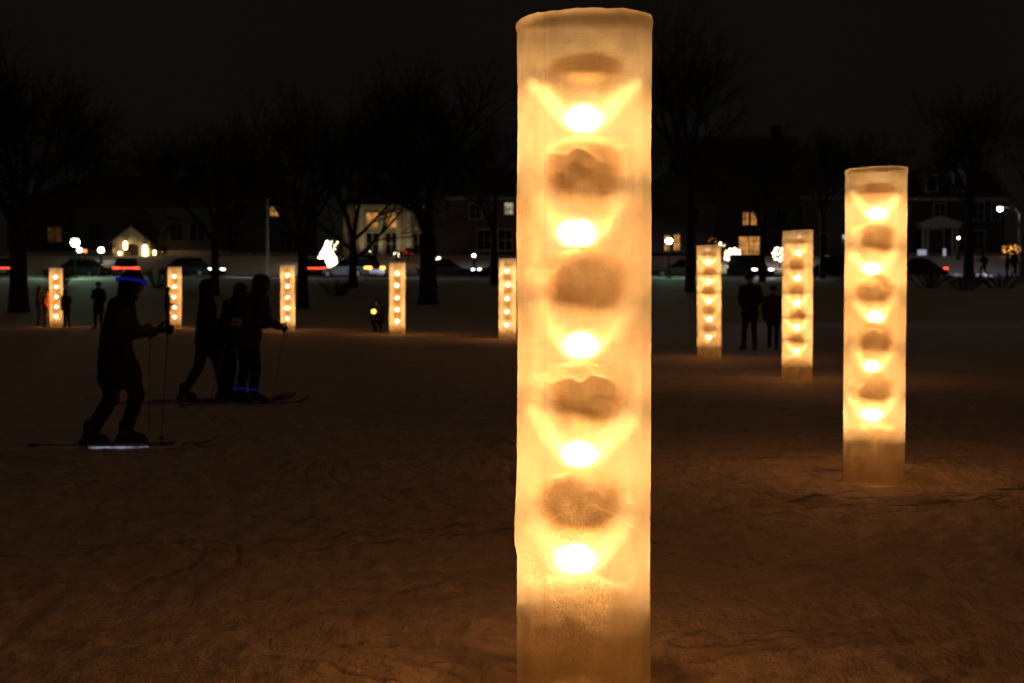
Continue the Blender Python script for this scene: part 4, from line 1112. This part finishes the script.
for px, py, Y, lab, r in ((79.5, 250, 112, 'white globe garden lamp just right of the brilliant greenish one', .19), (101, 250, 120, 'lone white globe garden lamp left of the gabled porch', .24),
                       (474, 255.5, 118, 'small white garden lamp left of the dark brick house', .13), (958.5, 238, 122, 'tiny white garden lamp beside the white portico', .1)):
    post_lamp(lab, px, py, Y, 'globe_white', r, 'globe lamps in the front gardens')
for px, py, Y, lab in ((85, 251, 116, 'amber globe garden lamp right of two whiter lamps'),):
    post_lamp(lab, px, py, Y, 'bulb_amber', .17, 'globe lamps in the front gardens')
# flagpole
p = gpt(268, 96); p.z = gz(p.x, 96, False)
t = thing('flagpole', 'tall unlit pale flagpole standing on the bank behind the skiers', 'flagpole', p)
hh = at(268, 200, 96).z - p.z
bm = bmesh.new(); tube(bm, [(0, 0, -.1), (0, 0, hh * .5), (0, 0, hh)], [.085, .075, .05], 12); obj('pole', bm, M['pole_pale'], t)
bm = bmesh.new(); ball(bm, (0, 0, hh + .1), .11, 2); obj('finial', bm, M['metal'], t)
bm = bmesh.new(); lathe(bm, [(0, -.05), (.25, -.05), (.25, .08), (.12, .14), (0, .14)], 12); obj('base', bm, M['stone'], t)

# ------------------------------------------------------------------ decorated shrubs
def lit_shrub(label, px, py, Y, rx, rz, seed, n=70, mat='bulb', br=.06, shape='ball', group='garden shrubs strung with lights'):
    p = at(px, py, Y); g = min(gz(p.x, Y, False), p.z - rz * .9)
    g = gz(p.x, Y, False)
    rnd = random.Random(seed)
    t = thing('lit_shrub', label, 'shrub', (p.x, Y, g), 0, group)
    cz = p.z - g
    fb, lb, sb = bmesh.new(), bmesh.new(), bmesh.new()
    def pt(k=1.0):
        while True:
            v = Vector((rnd.uniform(-1, 1), rnd.uniform(-1, 1), rnd.uniform(-1, 1)))
            if v.length < 1: break
        v = v.normalized() * (v.length ** .4) * k
        w = 1.0
        if shape == 'cone': w = (1 - v.z) * .62
        return Vector((v.x * rx * w, v.y * rx * w, cz + v.z * rz))
    for i in range(420):
        q0 = pt(1.0); d = Vector((rnd.uniform(-1, 1), rnd.uniform(-1, 1), rnd.uniform(-.4, 1))).normalized() * .16
        e = d.orthogonal().normalized() * .06
        a = [fb.verts.new(q0 - e), fb.verts.new(q0 + d), fb.verts.new(q0 + e)]; fb.faces.new(a)
    if shape != 'cone': ball(fb, (0, 0, cz), 1, 2, (rx * .62, rx * .62, rz * .75))
    for i in range(n):
        q0 = pt(1.04); ball(lb, q0, br * rnd.uniform(.7, 1.2), 1)
    tube(sb, [(0, 0, -.1), (0, 0, cz)], [.07, .05], 7)
    if cz - rz > .1:
        for k in range(4): tube(sb, [(0, 0, (cz - rz) * .7), (rx * .5 * math.cos(k * 1.6), rx * .5 * math.sin(k * 1.6), cz)], [.05, .02], 5)
    obj('stem', sb, M['bark'], t); obj('foliage', fb, M['foliage'], t); obj('string_lights', lb, M[mat], t)
    return t
lit_shrub('dazzling white conical lit shrub, brightest one, right of the two-stemmed tree', 327, 256, 117, .95, 1.15, 1, 260, 'bulb', .10, 'cone')
lit_shrub('arching lit shrub leaning over the top of the largest dazzling shrub', 333.5, 245, 118, .42, .42, 2, 22, 'bulb', .06)
lit_shrub('small dim lit shrub between the dazzling conical shrub and the forked tree', 343, 260, 117, .22, .5, 3, 9, 'bulb', .045, 'cone')
lit_shrub('yellowish lit cone in front of the floodlit house', 370, 257, 119, .36, .5, 4, 30, 'bulb', .06, 'cone')
lit_shrub('lit shrub peeping over the top of the small column beside the child', 397, 255, 118, .25, .32, 5, 12, 'bulb', .05)
lit_shrub('shrub with red lights right of the floodlit house', 408, 252, 121, .45, .3, 6, 16, 'bulb_red', .06)
lit_shrub('pair of warm bulbs in a shrub right of the thick-trunked tree', 437.5, 260.5, 118, .25, .2, 7, 5, 'bulb', .10)
lit_shrub('round white lit shrub below the orange bay window', 733, 255, 118, .72, .52, 8, 95, 'bulb', .075)
lit_shrub('round white lit shrub touching the left edge of a column, right of the bay window', 780, 254, 118, .6, .58, 9, 85, 'bulb', .07)
lit_shrub('small white lit shrub above the top of the slim column', 722, 245, 120, .28, .24, 10, 24, 'bulb', .07)
lit_shrub('amber lit twiggy shrub right behind the top of the slim column', 713.5, 241, 121, .4, .26, 11, 10, 'bulb_amber', .05)
lit_shrub('low lit sprig under the round lit shrub below the bay window', 729, 267, 116.5, .13, .3, 12, 10, 'bulb', .06)
lit_shrub('orange lit hedge at the far right edge beside the pale tree', 1011, 249.5, 124, .8, .36, 13, 60, 'bulb_amber', .075)
lit_shrub('faint orange lit shrub right of the gabled porch and its lanterns', 164, 250, 126, .22, .26, 14, 5, 'bulb_amber', .05)
lit_shrub('low row of faint warm lights on the slope right of the gabled porch', 186, 261, 122, .55, .1, 15, 10, 'bulb_amber', .05)
lit_shrub('faint shrub with two warm bulbs behind the slim-trunked round-topped tree', 219, 259, 124, .2, .28, 16, 3, 'bulb', .05)

# lit white garden ornaments by the portico
for px, py, w, h, lab in ((922, 252.5, .75, .5, 'low white glowing garden box left of the portico door'), (944.5, 252.5, .22, .7, 'slim white glowing garden post right of the portico door')):
    p = at(px, py, 130); g = gz(p.x, 130, False)
    t = thing('garden_light', lab, 'garden light', (p.x, 130, g), 0, 'white garden lights by the portico')
    hz_ = p.z - g
    bm = bmesh.new(); box(bm, (0, 0, hz_), (w, .25, h), .04); obj('lit_panel', bm, emat('soft_white_panel', (.8, .85, 1), .35, False), t)
    bm = bmesh.new(); box(bm, (0, 0, (hz_ - h / 2) / 2), (w * .5, .15, hz_ - h / 2), .01); box(bm, (0, 0, .02), (w * .9, .3, .06), .01); obj('stand', bm, M['black_iron'], t)

# floodlights at the columned house
def floodlight(label, x, y, aim, energy, col):
    g = gz(x, y, False)
    t = thing('floodlight', label, 'floodlight', (x, y, g), 0, 'garden floodlights')
    bm = bmesh.new(); box(bm, (0, 0, .28), (.3, .18, .22), .03, None); obj('lamp_housing', bm, M['black_iron'], t)
    bm = bmesh.new(); tube(bm, [(0, 0, -.05), (0, 0, .2)], [.03, .03], 8); obj('spike', bm, M['black_iron'], t)
    bm = bmesh.new(); box(bm, (0, .1, .29), (.24, .02, .16), .005); obj('lens', bm, M['bulb'], t)
    ld = bpy.data.lights.new('flood', 'SPOT'); ld.energy = energy; ld.color = col; ld.spot_size = math.radians(110); ld.spot_blend = .6; ld.shadow_soft_size = .1
    lo = bpy.data.objects.new('flood', ld); lo.location = (0, .16, .3); link(lo, t)
    dirv = Vector(aim) - Vector((x, y + .16, g + .3)); lo.rotation_euler = dirv.to_track_quat('-Z', 'Y').to_euler()
xb = (386 - 512) / F * YB
floodlight('garden floodlight at the left foot of the cream columned house', xb - 1.6, YB - 2.6, (xb - 1.0, YB, 8.2), 80, (1, .74, .36))
floodlight('garden floodlight at the right foot of the cream columned house', xb + 1.6, YB - 2.6, (xb + 1.0, YB, 8.2), 65, (1, .78, .42))

# ------------------------------------------------------------------ cars
def car(label, px, Y, rz, paint, lights, suv=False, beam=700, cone=70, group='cars on the lakeside road'):
    x = (px - 512) / F * Y
    t = thing('parked_car' if lights == 'off' else 'car', label, 'car', (x, Y, 2.43), rz, group)
    Ln, Wd = (4.6, 1.85); hb, hr = (.85, 1.72) if suv else (.78, 1.42)
    # lower body: side profile swept across the width, narrowed at top
    prof = [(-2.3, .32), (-2.28, .62), (-2.22, hb), (-1.3, hb + .06), (.9, hb + .04), (1.95, hb - .1), (2.26, .62), (2.3, .34), (2.1, .24), (-2.1, .24)]
    bm = bmesh.new(); prism(bm, prof, -Wd / 2, Wd / 2)
    bmesh.ops.bevel(bm, geom=[e for e in bm.edges if abs(e.verts[0].co.y - e.verts[1].co.y) < .01], offset=.07, segments=2, affect='EDGES')
    obj('body', bm, M[paint], t, False)
    if suv: cab = [(-2.2, hb + .02), (-1.95, hr - .06), (-1.7, hr), (.3, hr - .02), (1.15, hb + .02)]
    else: cab = [(-1.75, hb + .03), (-1.0, hr - .04), (-.6, hr), (.15, hr - .02), (1.1, hb + .02)]
    bm = bmesh.new()
    a = [bm.verts.new((cx, -Wd / 2 + (.06 if i in (0, len(cab) - 1) else .22), cz)) for i, (cx, cz) in enumerate(cab)]
    b = [bm.verts.new((cx, Wd / 2 - (.06 if i in (0, len(cab) - 1) else .22), cz)) for i, (cx, cz) in enumerate(cab)]
    n = len(cab); bm.faces.new(a); bm.faces.new(b[::-1])
    for k in range(n): bm.faces.new((a[k], b[k], b[(k + 1) % n], a[(k + 1) % n]))
    cabin = obj('cabin', bm, M['glass_dark'], t)
    bm = bmesh.new(); xs = [c[0] for c in cab]
    box(bm, ((cab[2][0] + cab[-2][0]) / 2, 0, hr + .005), (cab[-2][0] - cab[1][0] - .1, Wd - .42, .06), .025); obj('roof_panel', bm, M[paint], cabin)
    for wx in (-1.42, 1.42):
        for sy in (-1, 1):
            bm = bmesh.new(); lathe(bm, [(.2, -.1), (.3, -.1), (.33, -.06), (.33, .06), (.3, .1), (.2, .1)], 20)
            bmesh.ops.rotate(bm, cent=(0, 0, 0), matrix=Matrix.Rotation(PI / 2, 3, 'X'), verts=bm.verts[:])
            bmesh.ops.translate(bm, vec=(wx, sy * (Wd / 2 - .08), .33), verts=bm.verts[:])
            w = obj('tyre', bm, M['tyre'], t, True); w.name = 'wheel'
            bm = bmesh.new(); lathe(bm, [(0, -.02), (.2, -.03), (.21, .05), (.1, .07), (0, .07)], 16)
            bmesh.ops.rotate(bm, cent=(0, 0, 0), matrix=Matrix.Rotation(-sy * PI / 2, 3, 'X'), verts=bm.verts[:])
            bmesh.ops.translate(bm, vec=(wx, sy * (Wd / 2 - .04), .33), verts=bm.verts[:])
            obj('rim', bm, M['metal'], w)
    tailm = {'tail': M['tail'], 'brake': M['brake']}.get(lights, M['bib_red'])
    for sy in (-1, 1):
        bm = bmesh.new(); box(bm, (-2.27, sy * .70, .72), (.12, .40, .17), .02); box(bm, (-2.13, sy * .915, .72), (.26, .03, .14), .01); obj('tail_lamp', bm, tailm, t)
        bm = bmesh.new(); box(bm, (2.2, sy * .64, .63), (.14, .36, .15), .03); obj('headlight', bm, M['head'] if lights == 'head' else M['white_trim'], t)
    if lights in ('tail',):
        bm = bmesh.new(); box(bm, (-2.285, 0, .72), (.07, 1.0, .11), .02); obj('tail_streak_bar', bm, M['tail'], t)  # glowing bar added to stand in for the streak of moving tail lamps
    bm = bmesh.new(); box(bm, (-2.31, 0, .5), (.03, .5, .11), .005); obj('number_plate', bm, M['white_trim'], t)
    bm = bmesh.new(); box(bm, (2.31, 0, .42), (.04, 1.5, .16), .02); box(bm, (-2.3, 0, .36), (.06, 1.6, .14), .02); obj('bumper', bm, M['black_iron'], t)
    if lights == 'head':
        for sy in (-1, 1):
            ld = bpy.data.lights.new('beam', 'SPOT'); ld.energy = beam; ld.color = (.82, .8, 1); ld.spot_size = math.radians(cone); ld.spot_blend = .8; ld.shadow_soft_size = .08
            lo = bpy.data.objects.new('beam', ld); lo.location = (2.36, sy * .64, .62); lo.rotation_euler = (0, math.radians(-86), 0)
            lo.rotation_euler = Vector((1, 0, -.03 if cone > 50 else -.14)).to_track_quat('-Z', 'Y').to_euler(); link(lo, t)
    return t
car('dark car with red rear lights at the left edge, left of the massive tree', 2, 104.5, PI * .62, 'car_black', 'tail')
car('dark car with a bright red rear light streak, below the gabled porch', 127, 104.5, PI * .58, 'car_black', 'tail')
car('dark car with a dim amber rear lamp between the leftmost column and the porch', 78, 105.5, PI * .93, 'car_grey', 'off')
car('dark car with white headlights on, left of the slim-trunked tree', 193, 103.5, -.5, 'car_blue', 'head')
car('dark car with red rear light streak just below the dazzling conical shrub', 315, 105.5, PI * .55, 'car_red', 'tail')
car('dark car with amber rear lamps shining beside the forked tree', 352, 102.8, PI * .8, 'car_black', 'brake')
car('dark car facing the viewer with white headlights, in front of the floodlit house', 366, 106.8, -PI * .4, 'car_black', 'head', True)
car('dark car with bluish headlights pointing left, beside the small column near the huge one', 505, 104.5, -2.75, 'car_blue', 'head')
car('grey unlit car parked left of the dark brick house', 448, 107.2, 0.0, 'car_grey', 'off', group='parked cars')
car('dark car parked on the road left of the slim ice column', 682, 106.8, PI * .95, 'car_red', 'off', group='parked cars')
car('dark high-roofed car with its headlights shining behind the onlookers', 750, 106.3, -PI * .42, 'car_black', 'head', True)
car('dark high-roofed car parked between the two right-hand ice columns', 832, 106.8, PI, 'car_grey', 'off', True, group='parked cars')
car('dark car with red rear light emerging from behind the tall right-hand column', 914, 104.5, PI - .3, 'car_black', 'tail')

car('unseen dark car added beyond the right edge, its headlights whitening the snow bank ahead of it', 1112, 105.5, PI - .62, 'car_black', 'head', beam=5200, cone=34)  # out of view, added so its beams light the far snow bank

# low dark shrubs on the shore
GS = 'bare dark shrubs on the lake shore'
def shore_shrub(label, px, Y, w, h, seed):
    rnd = random.Random(seed); b = gpt(px, Y); b.z = gz(b.x, Y, False)
    t = thing('bare_shrub', label, 'shrub', b, 0, GS)
    bm = bmesh.new()
    for i in range(46):
        a = rnd.uniform(0, 2 * PI); sp = rnd.uniform(.1, 1) * w * .5
        e = Vector((math.cos(a) * sp, math.sin(a) * sp * .5, h * rnd.uniform(.6, 1)))
        s = Vector((e.x * .3, e.y * .3, -.05)); mid = s.lerp(e, .5) + Vector((0, 0, .1 * h))
        tube(bm, [s, mid, e], [.022, .014, .005], 4)
        for j in range(9):
            q0 = s.lerp(e, rnd.uniform(.35, 1)); d = Vector((rnd.uniform(-1, 1), rnd.uniform(-1, 1), rnd.uniform(.1, 1))).normalized() * rnd.uniform(.2, .45) * h * .6
            tube(bm, [q0, q0 + d], [.009, .004], 3)
    obj('stems', bm, M['bark'], t)
for i, (px, Y, w, h, lab) in enumerate(((60, 90, 3, 1.1, 'low dark shrub behind the leftmost ice column'), (158, 88, 3.0, 1.2, 'low dark shrub left of the second small ice column'), (338, 84, 4, 1.0, 'low dark shrub between the two-stemmed and forked trees'),
        (855, 88, 4, 1.2, 'low dark shrub mostly behind the tall right-hand column'), (930, 88, 5, 1.1, 'low dark shrub below the red rear light at right'), (962, 87, 4.5, 1.0, 'low dark shrub below the two runners'), (1000, 88, 4.5, 1.0, 'low dark shrub below the standing pair at far right'))):
    shore_shrub(lab, px, Y, w, h, 70 + i)

# ------------------------------------------------------------------ sky, camera, render set-up
w = bpy.data.worlds.new('World'); S.world = w; w.use_nodes = True
nt = w.node_tree
for n in list(nt.nodes): nt.nodes.remove(n)
out = nt.nodes.new('ShaderNodeOutputWorld')
sky = nt.nodes.new('ShaderNodeTexSky'); sky.sky_type = 'NISHITA'; sky.sun_disc = False
sky.sun_elevation = math.radians(-8); sky.sun_rotation = math.radians(200)
b1 = nt.nodes.new('ShaderNodeBackground'); b1.inputs[1].default_value = .004
b2 = nt.nodes.new('ShaderNodeBackground'); b2.inputs[0].default_value = (1.0, .82, .60, 1); b2.inputs[1].default_value = .0052   # city glow on low cloud
# uneven cloud cover over the town
tc = nt.nodes.new('ShaderNodeTexCoord'); no = nt.nodes.new('ShaderNodeTexNoise'); no.inputs['Scale'].default_value = 1.6; no.inputs['Detail'].default_value = 3
mr = nt.nodes.new('ShaderNodeMapRange'); mr.inputs['To Min'].default_value = .0030; mr.inputs['To Max'].default_value = .0056
sp = nt.nodes.new('ShaderNodeSeparateXYZ'); zr = nt.nodes.new('ShaderNodeMapRange'); zr.inputs['From Min'].default_value = .22; zr.inputs['From Max'].default_value = .7
zr.inputs['To Min'].default_value = 1.0; zr.inputs['To Max'].default_value = 5.2; mm = nt.nodes.new('ShaderNodeMath'); mm.operation = 'MULTIPLY'
nt.links.new(tc.outputs['Generated'], sp.inputs[0]); nt.links.new(sp.outputs[2], zr.inputs['Value'])
nt.links.new(tc.outputs['Generated'], no.inputs['Vector']); nt.links.new(no.outputs['Fac'], mr.inputs['Value']); nt.links.new(mr.outputs[0], mm.inputs[0]); nt.links.new(zr.outputs[0], mm.inputs[1]); nt.links.new(mm.outputs[0], b2.inputs[1])
zc = nt.nodes.new('ShaderNodeMapRange'); zc.inputs['From Min'].default_value = .22; zc.inputs['From Max'].default_value = .5
zm = nt.nodes.new('ShaderNodeMix'); zm.data_type = 'RGBA'; zm.inputs[6].default_value = (1.0, .81, .62, 1); zm.inputs[7].default_value = (1.0, .56, .30, 1)
nt.links.new(sp.outputs[2], zc.inputs['Value']); nt.links.new(zc.outputs[0], zm.inputs[0]); nt.links.new(zm.outputs[2], b2.inputs[0])
ad = nt.nodes.new('ShaderNodeAddShader')
nt.links.new(sky.outputs[0], b1.inputs[0]); nt.links.new(b1.outputs[0], ad.inputs[0]); nt.links.new(b2.outputs[0], ad.inputs[1]); nt.links.new(ad.outputs[0], out.inputs[0])

cd = bpy.data.cameras.new('camera'); cam = bpy.data.objects.new('camera', cd); link(cam)
cam.location = (0, 0, CAMZ); cam.rotation_euler = (PI / 2 - PITCH, 0, 0)
cd.sensor_width = 22.2; cd.sensor_fit = 'HORIZONTAL'; cd.lens = F / 1024 * 22.2
cd.clip_end = 6000; cd.clip_start = .05
cd.dof.use_dof = True; cd.dof.focus_distance = 5.2; cd.dof.aperture_fstop = 3.0
S.camera = cam
S.view_settings.view_transform = 'Standard'; S.view_settings.look = 'None'; S.view_settings.exposure = 0; S.view_settings.gamma = 1
cy = S.cycles
cy.max_bounces = 10; cy.diffuse_bounces = 5; cy.glossy_bounces = 3; cy.transmission_bounces = 6; cy.transparent_max_bounces = 8
cy.sample_clamp_indirect = 8; cy.sample_clamp_direct = 0
cy.caustics_refractive = False; cy.caustics_reflective = False
cy.use_light_tree = True; cy.blur_glossy = 1.0
cy.use_denoising = True
try: cy.denoiser = 'OPENIMAGEDENOISE'
except Exception: pass
